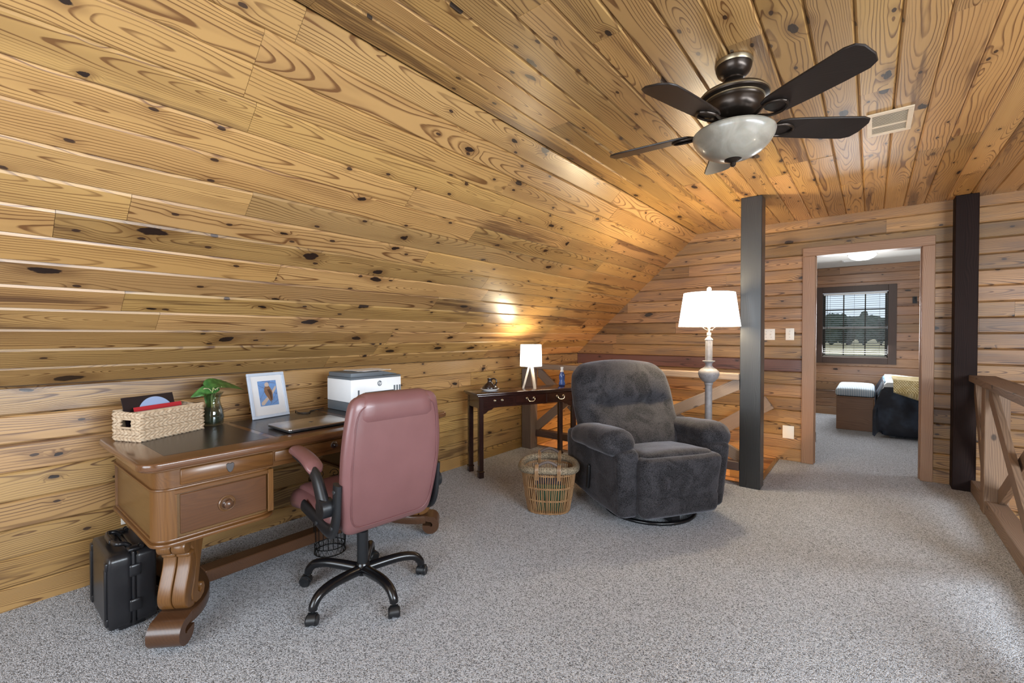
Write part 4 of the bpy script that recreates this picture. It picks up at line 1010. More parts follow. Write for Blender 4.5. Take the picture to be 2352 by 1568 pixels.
# ------------------------------------------------------------------ console table (local -y is the front)
M['mahogany'] = timber('dark_mahogany', (0.040, 0.014, 0.010), (0.014, 0.005, 0.004), 1.2, 0.16, 0, False, 0.5)
M['mahogany_v'] = timber('dark_mahogany_upright', (0.036, 0.013, 0.010), (0.013, 0.005, 0.004), 1.2, 0.2, 2, False, 0.5)
M['brass'] = plain('bright_brass', (0.62, 0.55, 0.42), 0.25, 1.0, var=0.05)
CT = thing('console_table', 'narrow dark mahogany console table with three drawers standing across the corner', 'table', (-2.632, 3.475, 0), R(66.4))
G().box(-0.56, 0.56, -0.16, 0.16, 0.742, 0.762, 0.006, 2).build('top', M['mahogany'], CT, 40)
G().box(-0.545, 0.545, -0.147, 0.147, 0.728, 0.742, 0.004, 2).build('top_moulding', M['mahogany'], CT, 40)
G().box(-0.525, 0.525, -0.130, 0.130, 0.625, 0.728).build('case', M['mahogany'], CT)
for k, xc in enumerate((-0.335, 0.0, 0.335)):
    w = 0.155 if k != 0 else 0.15
    dw = G().box(xc - w, xc + w, -0.1365, -0.128, 0.635, 0.722, 0.003, 1).build('drawer', M['mahogany'], CT)
    for dx in (-0.037, 0.037):
        G().lathe([(0.011, 0), (0.012, 0.002), (0.008, 0.005), (0.004, 0.007), (0.004, 0.012), (0.0075, 0.015), (0.006, 0.020), (0.0005, 0.021)], 18, M=T(xc + dx, -0.1365, 0.688) @ Matrix.Rotation(R(90), 4, 'X')).build('pull_rosette', M['brass'], dw, 40)
    if k: G().tube(catmull([(xc - 0.037, -0.153, 0.688), (xc - 0.033, -0.160, 0.672), (xc - 0.018, -0.163, 0.662), (xc + 0.018, -0.163, 0.662), (xc + 0.033, -0.160, 0.672), (xc + 0.037, -0.153, 0.688)], 4), 0.0028, 6).build('bail_pull', M['brass'], dw, 60)
for sx in (-1, 1):
    G().prism([(sx * 0.49, 0.625), (sx * 0.38, 0.625), (sx * 0.40, 0.607), (sx * 0.435, 0.600), (sx * 0.45, 0.585), (sx * 0.475, 0.572), (sx * 0.49, 0.572)], -0.13, -0.112, 'y').build('bracket', M['mahogany'], CT)
    for sy in (-1, 1):
        x, y = sx * 0.505, sy * 0.117
        lg = G().box(x - 0.022, x + 0.022, y - 0.022, y + 0.022, 0.06, 0.73, 0.005, 1).build('leg', M['mahogany_v'], CT, 30)
        G().box(x - 0.024, x + 0.024, y - 0.024, y + 0.024, 0.0, 0.052, 0.004).box(x - 0.028, x + 0.028, y - 0.028, y + 0.028, 0.05, 0.062, 0.003).build('block_foot', M['mahogany_v'], lg)
CT_M = T(-2.632, 3.475, 0) @ rz(R(66.4))
def on_ct(x, y): v = CT_M @ Vector((x, y, 0.7625)); return (v.x, v.y, v.z)
# table lamp with its own bulb
def lamp_shade_mat(name, strength, col):
    t = NT(name); t.obj()
    return t.set(col=(0.85, 0.84, 0.8), rough=0.8, ecol=col, emit=strength)
M['shade_lit'] = lamp_shade_mat('lit_lamp_shade', 2.6, (1.0, 0.97, 0.92))
M['pale_wood'] = timber('pale_grey_wood', (0.62, 0.56, 0.48), (0.42, 0.36, 0.29), 1.0, 0.5, 2, False)
M['bulb'] = lamp_shade_mat('glowing_bulb', 12.0, (1.0, 0.9, 0.75))
def shade(r0, r1, z0, z1, seg=48):
    g = G()
    g.lathe([(r0, z0), (r1, z1), (r1 - 0.003, z1), (r0 - 0.003, z0), (r0, z0)], seg)
    g.f = [f for f in g.f if len(f) == 4]
    return g
px, py, pz = on_ct(0.09, 0.01)
TL = thing('table_lamp', 'lit table lamp with white drum shade on a pale wooden tripod', 'lamp', (px, py, pz), R(81))
shade(0.108, 0.103, 0.215, 0.425).build('shade', M['shade_lit'], TL, 60)
for k in range(3):
    a = R(120 * k + 15)
    d = Vector((math.cos(a), math.sin(a), 0)); e = Vector((-d.y, d.x, 0))
    p0 = d * 0.075; p1 = d * 0.012 + Vector((0, 0, 0.235))
    vs = [p + e * u + d * w for p in (p0, p1) for u in (-0.012, 0.012) for w in (-0.010, 0.010)]
    G().add(vs, [(0, 1, 3, 2), (4, 6, 7, 5), (0, 4, 5, 1), (2, 3, 7, 6), (0, 2, 6, 4), (1, 5, 7, 3)]).build('leg', M['pale_wood'], TL)
G().lathe([(0.018, 0.225), (0.018, 0.29), (0.012, 0.292)], 16).build('socket', M['plate_white'], TL, 40)
G().lathe([(0.001, 0.29), (0.012, 0.292), (0.014, 0.31), (0.028, 0.335), (0.030, 0.35), (0.022, 0.372), (0.001, 0.38)], 20).build('bulb', M['bulb'], TL, 60)
point('table_lamp_light', (px, py, pz + 0.40), 9, (1.0, 0.80, 0.5), 0.07)
# jug on a saucer, blue bottle
M['jug'] = plain('brown_black_glaze', (0.018, 0.009, 0.007), 0.12, coat=0.6, var=0.4, scale=20)
M['china'] = plain('white_china', (0.72, 0.71, 0.70), 0.15, coat=0.4, var=0.03)
x, y, z = on_ct(-0.345, 0.03)
sc_ = G().lathe([(0.0005, 0.003), (0.058, 0.003), (0.060, 0.0), (0.066, 0.0), (0.068, 0.004), (0.088, 0.014), (0.0905, 0.017), (0.088, 0.019), (0.076, 0.0085), (0.0005, 0.0085)], 40).build('saucer', M['china'], smooth=60)
sc_.location = (x, y, z); tag(sc_, 'white saucer under the small dark jug on the console table', 'saucer')
JG = thing('jug', 'small squat brown glazed jug with a loop handle on a white saucer', 'jug', (x, y, z + 0.009), R(10))
G().lathe([(0.0005, 0.0), (0.066, 0.0), (0.074, 0.010), (0.070, 0.026), (0.050, 0.048), (0.028, 0.062), (0.022, 0.074), (0.022, 0.092), (0.027, 0.098), (0.025, 0.104), (0.017, 0.103), (0.015, 0.09), (0.0005, 0.085)], 36).build('body', M['jug'], JG, 60)
G().tube(catmull([(0.018, 0, 0.092), (0.04, 0, 0.104), (0.066, 0, 0.092), (0.072, 0, 0.066), (0.058, 0, 0.042)], 6), 0.0075, 10).build('handle', M['jug'], JG, 60)
M['blue_glass'] = NT('blue_glass').set(col=(0.05, 0.12, 0.42), rough=0.12, trans=0.35, ior=1.45, coat=0.5)
x, y, z = on_ct(0.49, 0.06)
BB = thing('perfume_bottle', 'slim blue glass bottle with a silver cap at the end of the console table', 'bottle', (x, y, z))
G().lathe([(0.0005, 0), (0.030, 0.0), (0.034, 0.006), (0.033, 0.03), (0.026, 0.045), (0.030, 0.075), (0.031, 0.10), (0.023, 0.125), (0.016, 0.135), (0.016, 0.14)], 28).build('body', M['blue_glass'], BB, 60)
g = G().lathe([(0.017, 0.138), (0.019, 0.14), (0.019, 0.150), (0.014, 0.153), (0.014, 0.172), (0.017, 0.176), (0.015, 0.19), (0.0005, 0.192)], 24); g.build('cap', M['china'], BB, 50)

# ------------------------------------------------------------------ floor lamp
M['lamp_stone'] = (lambda t: (t.obj(), t.bump(t.noise(t.co, 90.0, 3.0), 0.25, 0.003), t.set(col=t.mix(t.noise(t.co, 35.0, 4.0), (0.12, 0.108, 0.112), (0.26, 0.245, 0.245)), rough=0.5))[2])(NT('silvered_lamp_column'))
LX_, LY_ = -1.05, 3.93
FL = thing('floor_lamp', 'lit floor lamp with white drum shade and ornate silver column', 'lamp', (LX_, LY_, 0))
G().lathe([(0.0005, 0), (0.12, 0), (0.122, 0.012), (0.105, 0.03), (0.065, 0.05), (0.045, 0.08), (0.03, 0.12)], 40).build('base', M['lamp_stone'], FL, 50)
G().lathe([(0.0295, 0.11), (0.0285, 0.40), (0.028, 0.868), (0.034, 0.872), (0.034, 0.885), (0.03, 0.89)], 28).build('column', M['lamp_stone'], FL, 40)
urn = G().lathe([(0.028, 0.885), (0.05, 0.90), (0.073, 0.93), (0.082, 0.96), (0.080, 0.98), (0.06, 1.0), (0.036, 1.015), (0.026, 1.03), (0.027, 1.045), (0.034, 1.055), (0.048, 1.064), (0.05, 1.068), (0.03, 1.07)], 40).build('urn', M['lamp_stone'], FL, 40)
for k in range(8):
    a = R(45 * k); d = Vector((math.cos(a), math.sin(a), 0)); e = Vector((-d.y, d.x, 0))
    for s in (-1, 1):
        pt = []
        for i in range(12):
            u = i / 11; rr0 = 0.016 * (1 - 0.75 * u); ang = 4.2 * u
            off = s * (0.004 + rr0 * math.sin(ang)); zz = 0.915 + 0.05 * u * 0.9 + rr0 * math.cos(ang) * 0.5
            rad = 0.048 + (zz - 0.9) * 0.55 if zz < 0.955 else 0.08
            pt.append(d * (rad + 0.002) + e * off + Vector((0, 0, zz)))
        G().tube(pt, 0.0035, 5).build('leaf_scroll', M['lamp_stone'], urn, 60)
G().lathe([(0.028, 1.07), (0.029, 1.075), (0.029, 1.235), (0.033, 1.24), (0.033, 1.246), (0.016, 1.262), (0.014, 1.275), (0.018, 1.28), (0.018, 1.30), (0.008, 1.305)], 8).build('candle_sleeve', M['lamp_stone'], FL, 30)
g = G().cyl((0, 0, 1.30), (0, 0, 1.34), 0.012, 12); g.cyl((0.01, 0, 1.325), (0.03, 0, 1.322), 0.004, 8); g.build('socket', M['brass'], FL, 40)
g = G().tube(catmull([(0.012, 0, 1.32), (0.06, 0, 1.36), (0.07, 0, 1.46), (0.03, 0, 1.60), (0.0, 0, 1.63), (-0.03, 0, 1.60), (-0.07, 0, 1.46), (-0.06, 0, 1.36), (-0.012, 0, 1.32)], 4), 0.002, 6); g.build('harp', M['brass'], FL, 60)
shade(0.238, 0.198, 1.352, 1.628, 64).build('shade', M['shade_lit'], FL, 60)
g = G()
for k in range(3):
    a = R(120 * k + 30); g.cyl((0, 0, 1.628), (0.197 * math.cos(a), 0.197 * math.sin(a), 1.622), 0.002, 6)
g.build('shade_spider', M['brass'], FL, 60)
G().lathe([(0.0005, 1.625), (0.01, 1.63), (0.008, 1.638), (0.017, 1.65), (0.019, 1.664), (0.012, 1.678), (0.0005, 1.682)], 20).build('finial', M['china'], FL, 50)
G().lathe([(0.001, 1.34), (0.014, 1.345), (0.02, 1.37), (0.032, 1.40), (0.034, 1.42), (0.025, 1.445), (0.001, 1.455)], 20).build('bulb', M['bulb'], FL, 60)
point('floor_lamp_light', (LX_, LY_, 1.50), 46, (1.0, 0.80, 0.5), 0.07)

# ------------------------------------------------------------------ round wicker basket with handles
M['willow'] = (lambda t: (lambda q: t.set(col=t.mix(t.noise(t.vec(q[0] * 30.0, q[1] * 30.0, q[2] * 9.0), 1.0, 3.0), (0.13, 0.055, 0.022), (0.46, 0.27, 0.12)), rough=0.5, coat=0.15))(t.obj()))(NT('brown_willow'))
M['seagrass_rope'] = (lambda t: (lambda q: (t.bump(t.noise(t.co, 160.0, 3.0), 0.8, 0.004), t.set(col=t.mix(t.ss(t.noise(t.co, 120.0, 3.0), 0.3, 0.7), (0.10, 0.075, 0.045), (0.34, 0.27, 0.18)), rough=0.85))[1])(t.obj()))(NT('greenish_rope'))
M['bark'] = timber('peeled_stick', (0.16, 0.12, 0.10), (0.07, 0.05, 0.045), 2.0, 0.6, 0, False)
RB = thing('wicker_basket', 'round willow wicker basket with thick rope rim beside the recliner', 'basket', (-1.865, 2.775, 0), R(-58))
def bx(a, z):   # slightly square plan, flaring upwards
    t = z / 0.33; r = 0.152 + 0.05 * t ** 0.8
    c, s = math.cos(a), math.sin(a)
    q = (abs(c) ** 2.6 + abs(s) ** 2.6) ** (-1 / 2.6)
    return Vector((r * q * c, r * q * s, z))
NW = 76
for i in range(NW):
    a = 2 * math.pi * i / NW; tw = RN.uniform(-0.03, 0.03)
    G().tube([bx(a, 0.005), bx(a + tw, 0.11) * 1.0, bx(a + tw * 0.4, 0.2), bx(a - tw * 0.3, 0.30)], 0.0042, 5).build('willow_rod', M['willow'], RB, 60)
for z in (0.006, 0.012, 0.10, 0.106, 0.19, 0.196, 0.285, 0.292):
    pts = [bx(2 * math.pi * i / 56, z) + Vector((0, 0, 0)) for i in range(56)]
    pts = [Vector((p.x, p.y, 0)) * (1 + (0.02 if i % 2 else -0.02) * (1 if z in (0.006, 0.10, 0.19, 0.285) else -1)) + Vector((0, 0, p.z)) for i, p in enumerate(pts)]
    G().tube(pts, 0.0035, 5, True).build('weaving_band', M['willow'], RB, 60)
g = G(); g.add([bx(2 * math.pi * i / 40, 0.008) * 0.97 for i in range(40)] + [Vector((0, 0, 0.008))], [(i, (i + 1) % 40, 40) for i in range(40)])
g.add([bx(2 * math.pi * i / 40, 0.004) * 0.97 for i in range(40)] + [Vector((0, 0, 0.003))], [((i + 1) % 40, i, 40) for i in range(40)])
g.build('base', M['willow'], RB)
pts = [Vector((0, 0, 0.322 + 0.010 * math.cos(4 * math.pi * i / 64))) + Vector((bx(2 * math.pi * i / 64, 0.33).x, bx(2 * math.pi * i / 64, 0.33).y, 0)) * 1.0 for i in range(64)]
G().tube(pts, 0.026, 10, True).build('rope_rim', M['seagrass_rope'], RB, 60)
for s in (-1, 1):
    hx = s * 0.195 
    # handles stand on the two sides that face the camera and the table
    hp = catmull([(hx, -0.085, 0.345), (hx, -0.055, 0.372), (hx, 0, 0.392), (hx, 0.055, 0.372), (hx, 0.085, 0.345)], 5)
    hd = G().tube(hp, 0.0105, 8).build('handle', M['bark'], RB, 60)
    for yy in (-0.078, 0.078):
        for k in range(3): G().tube(catmull([(hx + 0.03 * s, yy + (k - 1) * 0.009, 0.27), (hx + 0.032 * s, yy + (k - 1) * 0.009, 0.33), (hx + 0.008 * s, yy + (k - 1) * 0.009, 0.372), (hx - 0.03 * s, yy + (k - 1) * 0.009, 0.33), (hx - 0.022 * s, yy + (k - 1) * 0.009, 0.28)], 4), 0.0042, 5).build('lashing', M['willow'], hd, 60)
RBM = T(-1.865, 2.775, 0) @ rz(R(-58))
def in_rb(g, name, mat, label, cat, m4):
    o = g.build(name, mat); o.matrix_world = RBM @ m4; return tag(o, label, cat)
M['navy_cloth'] = plain('navy_cover', (0.015, 0.02, 0.05), 0.5)
M['green_cover'] = plain('green_cover', (0.035, 0.09, 0.045), 0.5)
M['tan_cover'] = plain('tan_cover', (0.45, 0.22, 0.09), 0.6)
in_rb(G().box(-0.09, 0.09, -0.011, 0.011, 0, 0.235, 0.002), 'magazine', M['navy_cloth'], 'navy covered book standing in the round wicker basket', 'book', T(0.06, 0.0, 0.012) @ rz(R(78)))
in_rb(G().box(-0.10, 0.10, -0.008, 0.008, 0, 0.19, 0.002), 'magazine', M['green_cover'], 'green covered book standing in the round wicker basket', 'book', T(0.10, 0.02, 0.012) @ rz(R(88)))
in_rb(G().box(-0.09, 0.09, -0.012, 0.012, 0, 0.16, 0.002), 'magazine', M['tan_cover'], 'tan covered book standing in the round wicker basket', 'book', T(0.0, 0.01, 0.012) @ rz(R(84)))

# ------------------------------------------------------------------ ceiling fan
M['fan_bronze'] = plain('oiled_bronze', (0.045, 0.034, 0.027), 0.28, 0.75, var=0.15)
M['fan_gold'] = plain('brushed_antique_line', (0.36, 0.30, 0.20), 0.35, 0.9)
M['fan_blade'] = timber('black_brown_blade', (0.020, 0.013, 0.011), (0.007, 0.005, 0.004), 1.2, 0.4, 0, False)
M['bowl_glass'] = (lambda t: (t.obj(), t.set(col=t.mix(t.ss(t.noise(t.co, 7.0, 4.0, 0.6, 1.5), 0.3, 0.7), (0.22, 0.20, 0.165), (0.33, 0.305, 0.255)), rough=0.28, sss=0.15, coat=0.2))[1])(NT('amber_frosted_glass'))
CF = thing('ceiling_fan', 'dark bronze five-blade ceiling fan with frosted bowl light', 'ceiling fan', (-0.462, 2.075, ZC))
G().lathe([(0.062, 0.0), (0.072, -0.002), (0.073, -0.014), (0.070, -0.020)], 36).build('mounting_ring', M['fan_gold'], CF, 40)
G().lathe([(0.069, -0.016), (0.070, -0.028), (0.062, -0.05), (0.045, -0.066), (0.036, -0.070), (0.036, -0.076), (0.026, -0.079), (0.001, -0.079)], 36).build('canopy', M['fan_bronze'], CF, 40)
G().lathe([(0.013, -0.07), (0.013, -0.135)], 16).build('down_rod', M['fan_bronze'], CF, 40)
G().lathe([(0.001, -0.118), (0.055, -0.120), (0.10, -0.126), (0.128, -0.138), (0.136, -0.150), (0.134, -0.160), (0.118, -0.166), (0.112, -0.178), (0.116, -0.190), (0.106, -0.222), (0.082, -0.244), (0.06, -0.252), (0.055, -0.252), (0.001, -0.252)], 48).build('motor_housing', M['fan_bronze'], CF, 40)
G().lathe([(0.116, -0.164), (0.1195, -0.167), (0.1195, -0.171), (0.114, -0.173)], 48).build('trim_line', M['fan_gold'], CF, 40)
G().lathe([(0.1355, -0.1465), (0.1375, -0.149), (0.1375, -0.152), (0.1345, -0.155)], 48).build('trim_line', M['fan_gold'], CF, 40)
G().lathe([(0.055, -0.250), (0.062, -0.256), (0.062, -0.285), (0.075, -0.292), (0.078, -0.312), (0.068, -0.318), (0.001, -0.318)], 40).build('light_fitter', M['fan_bronze'], CF, 40)
bp = [(0.145, -0.296), (0.158, -0.300), (0.160, -0.306), (0.156, -0.322), (0.140, -0.35), (0.112, -0.378), (0.075, -0.398), (0.038, -0.408), (0.012, -0.411)]
G().lathe(bp + [(r - 0.005, z + 0.005) for r, z in bp[::-1]] + [bp[0]], 56).build('glass_bowl', M['bowl_glass'], CF, 60)
G().lathe([(0.001, -0.404), (0.032, -0.406), (0.034, -0.411), (0.020, -0.418), (0.010, -0.422), (0.012, -0.430), (0.007, -0.438), (0.001, -0.440)], 24).build('finial', M['fan_bronze'], CF, 40)
for k in range(5):
    a = R(-33 + 72 * k); m4 = rz(a)
    out = [(0.175, -0.045), (0.21, -0.058), (0.30, -0.064), (0.42, -0.068), (0.505, -0.070), (0.535, -0.060), (0.548, -0.035), (0.545, 0.02), (0.53, 0.052), (0.50, 0.066), (0.42, 0.066), (0.30, 0.062), (0.21, 0.056), (0.175, 0.042), (0.16, 0.0)]
    bl = G().prism(out, -0.004, 0.004, 'z', 0.002, 1, m4 @ T(0, 0, -0.275) @ Matrix.Rotation(R(-13), 4, 'X'), ang=60).build('blade', M['fan_blade'], CF, 40)
    ir = G()
    for s in (-1, 1):
        ir.tube([m4 @ Vector(p) for p in catmull([(0.075, s * 0.010, -0.262), (0.12, s * 0.014, -0.276), (0.16, s * 0.028, -0.284 - s * 0.006), (0.205, s * 0.036, -0.284 - s * 0.008), (0.24, s * 0.020, -0.284 - s * 0.004), (0.25, 0, -0.283)], 4)], 0.006, 6)
    ir.build('blade_iron', M['fan_bronze'], bl, 60)
# air vent in the flat ceiling
M['vent'] = plain('wood_toned_vent', (0.62, 0.50, 0.36), 0.45, var=0.1)
VT = thing('ceiling_vent', 'pale slotted air vent in the pine ceiling beside the fan', 'vent', (0.066, 3.175, ZC))
G().box(-0.095, 0.095, -0.165, -0.135, -0.008, -0.0002, 0.002).box(-0.095, 0.095, 0.135, 0.165, -0.008, -0.0002, 0.002).box(-0.095, -0.072, -0.135, 0.135, -0.008, -0.0002, 0.002).box(0.072, 0.095, -0.135, 0.135, -0.008, -0.0002, 0.002).build('frame', M['vent'], VT)
G().box(-0.074, 0.074, -0.138, 0.138, -0.002, -0.0005).build('backing', M['seagrass_in'], VT)
for i in range(22):
    y = -0.128 + i * 0.0122
    if i == 13: G().box(-0.073, 0.073, y - 0.006, y + 0.006, -0.007, -0.001).build('bar', M['vent'], VT); continue
    G().box(-0.073, 0.073, -0.0045, 0.0045, -0.0008, 0.0008, M=T(0, y, -0.0045) @ Matrix.Rotation(R(25), 4, 'X')).build('louver', M['vent'], VT)
# ------------------------------------------------------------------ bedroom beyond the doorway
YW = 8.9
M['win_brown'] = timber('dark_window_wood', (0.075, 0.042, 0.030), (0.035, 0.02, 0.015), 1.0, 0.45, 2, False)
M['win_white'] = plain('white_sash', (0.70, 0.72, 0.74), 0.4, var=0.03)
M['win_dark'] = plain('dark_muntin', (0.05, 0.05, 0.045), 0.4)
M['pane'] = clear('window_glass', (0.97, 0.98, 0.98), 0.004, 0.04)
wd = bpy.data.objects.new('window_1', None); COL.objects.link(wd)
tag(wd, 'bedroom window with dark brown frame and white middle rail', 'window', kind='structure')
wx0, wx1, wz0, wz1 = -0.62, 0.20, 0.935, 1.955
for x0, x1, z0, z1 in ((wx0 - 0.10, wx0, 0.835, 2.055), (wx1, wx1 + 0.10, 0.835, 2.055), (wx0, wx1, wz1, 2.055), (wx0, wx1, 0.835, wz0)):
    G().box(x0, x1, YW - 0.022, YW, z0, z1, 0.003).build('casing', M['win_brown'], wd)
G().box(wx0 - 0.02, wx0, YW, YW + 0.1, wz0, wz1).build('reveal', M['win_brown'], wd)
G().box(wx1, wx1 + 0.02, YW, YW + 0.1, wz0, wz1).build('reveal', M['win_brown'], wd)
G().box(wx0, wx1, YW, YW + 0.1, wz0 - 0.02, wz0).build('sill', M['win_brown'], wd)
zm = 1.40
G().box(wx0, wx1, YW + 0.055, YW + 0.085, zm - 0.022, zm + 0.022, 0.003).build('meeting_rail', M['win_white'], wd)
for z0, z1 in ((wz0, zm - 0.022), (zm + 0.022, wz1)):
    sh = G().box(wx0, wx0 + 0.035, YW + 0.058, YW + 0.082, z0, z1).box(wx1 - 0.035, wx1, YW + 0.058, YW + 0.082, z0, z1).box(wx0, wx1, YW + 0.058, YW + 0.082, (z0 if z0 == wz0 else z1 - 0.03), (z0 + 0.03 if z0 == wz0 else z1)).build('sash', M['win_dark'], wd)
    for k in (1, 2):
        x = wx0 + (wx1 - wx0) * k / 3; G().box(x - 0.008, x + 0.008, YW + 0.062, YW + 0.08, z0, z1).build('muntin', M['win_dark'], sh)
    zc = (z0 + z1) / 2; G().box(wx0, wx1, YW + 0.062, YW + 0.08, zc - 0.008, zc + 0.008).build('muntin', M['win_dark'], sh)
    xs = [wx0 + (wx1 - wx0) * k / 3 for k in range(4)]
    for k in range(3):
        for q0, q1 in ((z0, zc), (zc, z1)):
            G().box(xs[k], xs[k + 1], YW + 0.070, YW + 0.072, q0, q1).build('pane', M['pane'], sh)
BL = thing('window_blind', 'open dark slatted blind hanging in the bedroom window', 'blind', (0, 0, 0))
M['slat'] = plain('olive_brown_slat', (0.10, 0.085, 0.055), 0.35)
G().box(wx0 + 0.01, wx1 - 0.01, YW + 0.005, YW + 0.045, wz1 - 0.035, wz1 - 0.002, 0.003).build('head_rail', M['win_white'], BL)
ns = 30
for i in range(ns):
    z = wz0 + 0.025 + (wz1 - wz0 - 0.075) * i / (ns - 1)
    o = G().box(wx0 + 0.012, wx1 - 0.012, -0.017, 0.017, -0.0012, 0.0012, M=T(0, YW + 0.026, z) @ Matrix.Rotation(R(12), 4, 'X')).build('slat', M['slat'], BL)
G().box(wx0 + 0.012, wx1 - 0.012, YW + 0.008, YW + 0.042, wz0 + 0.002, wz0 + 0.016, 0.002).build('bottom_rail', M['slat'], BL)
for x in (wx0 + 0.10, (wx0 + wx1) / 2, wx1 - 0.10): G().cyl((x, YW + 0.007, wz0 + 0.01), (x, YW + 0.007, wz1 - 0.03), 0.0015, 5).build('ladder_cord', M['slat'], BL)
G().cyl((wx0 + 0.06, YW + 0.002, 1.32), (wx0 + 0.06, YW + 0.002, wz1 - 0.03), 0.004, 8).build('tilt_wand', M['win_dark'], BL)

# bench at the foot of the bed
M['bench_wood'] = timber('bench_oak', (0.30, 0.16, 0.085), (0.19, 0.095, 0.05), 1.0, 0.5, 0, False)
def stripes():
    t = NT('blue_white_stripe', 0.85); q = t.obj()
    s = t.ss(t.math('SINE', q[0] * 330.0), -0.1, 0.3)
    return t.set(col=t.mix(s, (0.25, 0.36, 0.46), (0.72, 0.76, 0.79)), rough=0.85)
M['stripe'] = stripes()
SBn = thing('storage_bench', 'wooden storage bench with striped blue cushion at the foot of the bed', 'bench', (-0.165, 8.10, 0))
G().box(-0.20, 0.20, -0.50, 0.50, 0, 0.435, 0.004).build('chest', M['bench_wood'], SBn)
G().box(-0.21, 0.21, -0.515, 0.515, 0.435, 0.45, 0.003).build('lid', M['bench_wood'], SBn)
G().rbox((0.43, 1.04, 0.11), 0.045, 14, lambda p, q: (p.x, p.y, p.z + (0.008 * (1 - q.x ** 2) if p.z > 0 else 0)), c=(0, 0, 0.505)).build('cushion', M['stripe'], SBn, 60)

# bed
M['bed_navy'] = (lambda t: (t.obj(), t.bump(t.noise(t.co, 7.0, 3.0), 0.5, 0.03), t.set(col=t.mix(t.ss(t.noise(t.co, 5.0, 3.0), 0.4, 0.7), (0.012, 0.014, 0.022), (0.04, 0.055, 0.085)), rough=0.7))[2])(NT('navy_comforter'))
M['bed_white'] = plain('white_cover', (0.74, 0.77, 0.78), 0.85, scale=60)
M['bed_blue'] = plain('blue_sheet', (0.10, 0.22, 0.33), 0.8)
def knit():
    t = NT('mustard_knit', 0.9); q = t.obj()
    w = t.math('SINE', q[0] * 260.0) * t.math('SINE', q[1] * 260.0)
    n = t.noise(t.co, 14.0, 3.0)
    t.bump(w, 0.8, 0.006)
    return t.set(col=t.mix(t.ss(n + w * 0.2, 0.3, 0.8), (0.50, 0.37, 0.15), (0.74, 0.62, 0.36)), rough=0.9)
M['knit'] = knit()
BD = thing('bed', 'bed with a dark navy comforter hanging over its foot', 'bed', (1.12, 8.02, 0)); BD.scale = (1, 1, 1.07)
G().box(-0.98, 0.98, -0.70, 0.70, 0.10, 0.30, 0.01).build('box_spring', M['dark_plastic'], BD)
for x in (-0.9, 0.9):
    for y in (-0.62, 0.62): G().box(x - 0.03, x + 0.03, y - 0.03, y + 0.03, 0, 0.10).build('leg', M['black'], BD)
G().rbox((1.96, 1.40, 0.26), 0.06, 10, c=(0, 0, 0.43)).build('mattress', M['bed_white'], BD, 60)
def drape(x0, x1, y0, y1, top, hang_x, hang_y, mat, name, par, seed, thick=0.02, nx=40, ny=30, amp=0.03, push=0.035, skew=0.0):
    """cloth over the foot corner of the bed: flat on top, hanging over the x0 and y0 edges with folds"""
    vs = []; fs = []
    for k in range(2):
        for i in range(nx + 1):
            for j in range(ny + 1):
                u = -hang_x + (x1 - x0 + hang_x) * i / nx; v = -hang_y + (y1 - y0 + hang_y) * j / ny
                if v < 0: v *= 1 + skew * (i / nx - 0.3)
                x = x0 + max(u, 0) ; y = y0 + max(v, 0); z = top
                du, dv = max(-u, 0), max(-v, 0)
                z -= max(du, dv) if not (du and dv) else math.hypot(du, dv) * 0.92
                bl_x = min(1, du / 0.15); bl_y = min(1, dv / 0.15)
                f1 = math.sin(y * 17 + seed) * amp + math.sin(y * 7.3 + seed * 2) * amp; f2 = math.sin(x * 15 + seed) * amp + math.sin(x * 6.1 + 1 + seed) * amp
                x -= bl_x * (push + f1 * 0.9); y -= bl_y * (push + f2 * 0.9)
                if du and dv: x -= 0.10 * min(1, dv / 0.3) * bl_x * 0.6; y -= 0.10 * min(1, du / 0.3) * bl_y * 0.6
                if not du and not dv: z += 0.012 * math.sin(x * 9 + seed) * math.sin(y * 8)
                z = max(z, 0.03)
                n_ = Vector((-1 if du else 0, -1 if dv else 0, 1)).normalized()
                p = Vector((x, y, z)) - n_ * (thick * k)
                vs.append(p)
    N = (nx + 1) * (ny + 1)
    for k in range(2):
        for i in range(nx):
            for j in range(ny):
                a = k * N + i * (ny + 1) + j; q = (a, a + 1, a + ny + 2, a + ny + 1)
                fs.append(q if k else q[::-1])
    bd = [i * (ny + 1) for i in range(nx + 1)] + [nx * (ny + 1) + j for j in range(1, ny + 1)] + [i * (ny + 1) + ny for i in range(nx - 1, -1, -1)] + list(range(ny - 1, 0, -1))
    for a, b_ in zip(bd, bd[1:] + bd[:1]): fs.append((a, b_, b_ + N, a + N))
    return G().add(vs, fs).build(name, mat, par, 60)
drape(-0.99, 0.5, -0.71, 0.70, 0.615, 0.56, 0.56, M['bed_navy'], 'comforter', BD, 1.3, 0.04)
pl = drape(-0.97, 0.6, -0.69, 0.66, 0.645, 0.16, 0.10, M['bed_white'], 'quilt', BD, 0.4, 0.025, amp=0.012)
bs_ = drape(-0.975, -0.2, -0.40, 0.67, 0.635, 0.20, 0.0, M['bed_blue'], 'folded_sheet', BD, 2.0, 0.02, amp=0.015)
for sx in (-0.2, 0.2): G().rbox((0.42, 0.62, 0.16), 0.075, 10, c=(0.70, sx * 1.7, 0.66)).build('pillow', M['bed_white'], BD, 60)
th_ = drape(-0.90 + 1.12, 0.35 + 1.12, -0.735 + 8.02, -0.05 + 8.02, 0.735, 0.0, 0.27, M['knit'], 'throw_blanket', None, 0.9, 0.02, amp=0.006, push=0.125, skew=1.6)
tag(th_, 'mustard knitted throw spread over the near edge of the bed', 'blanket')
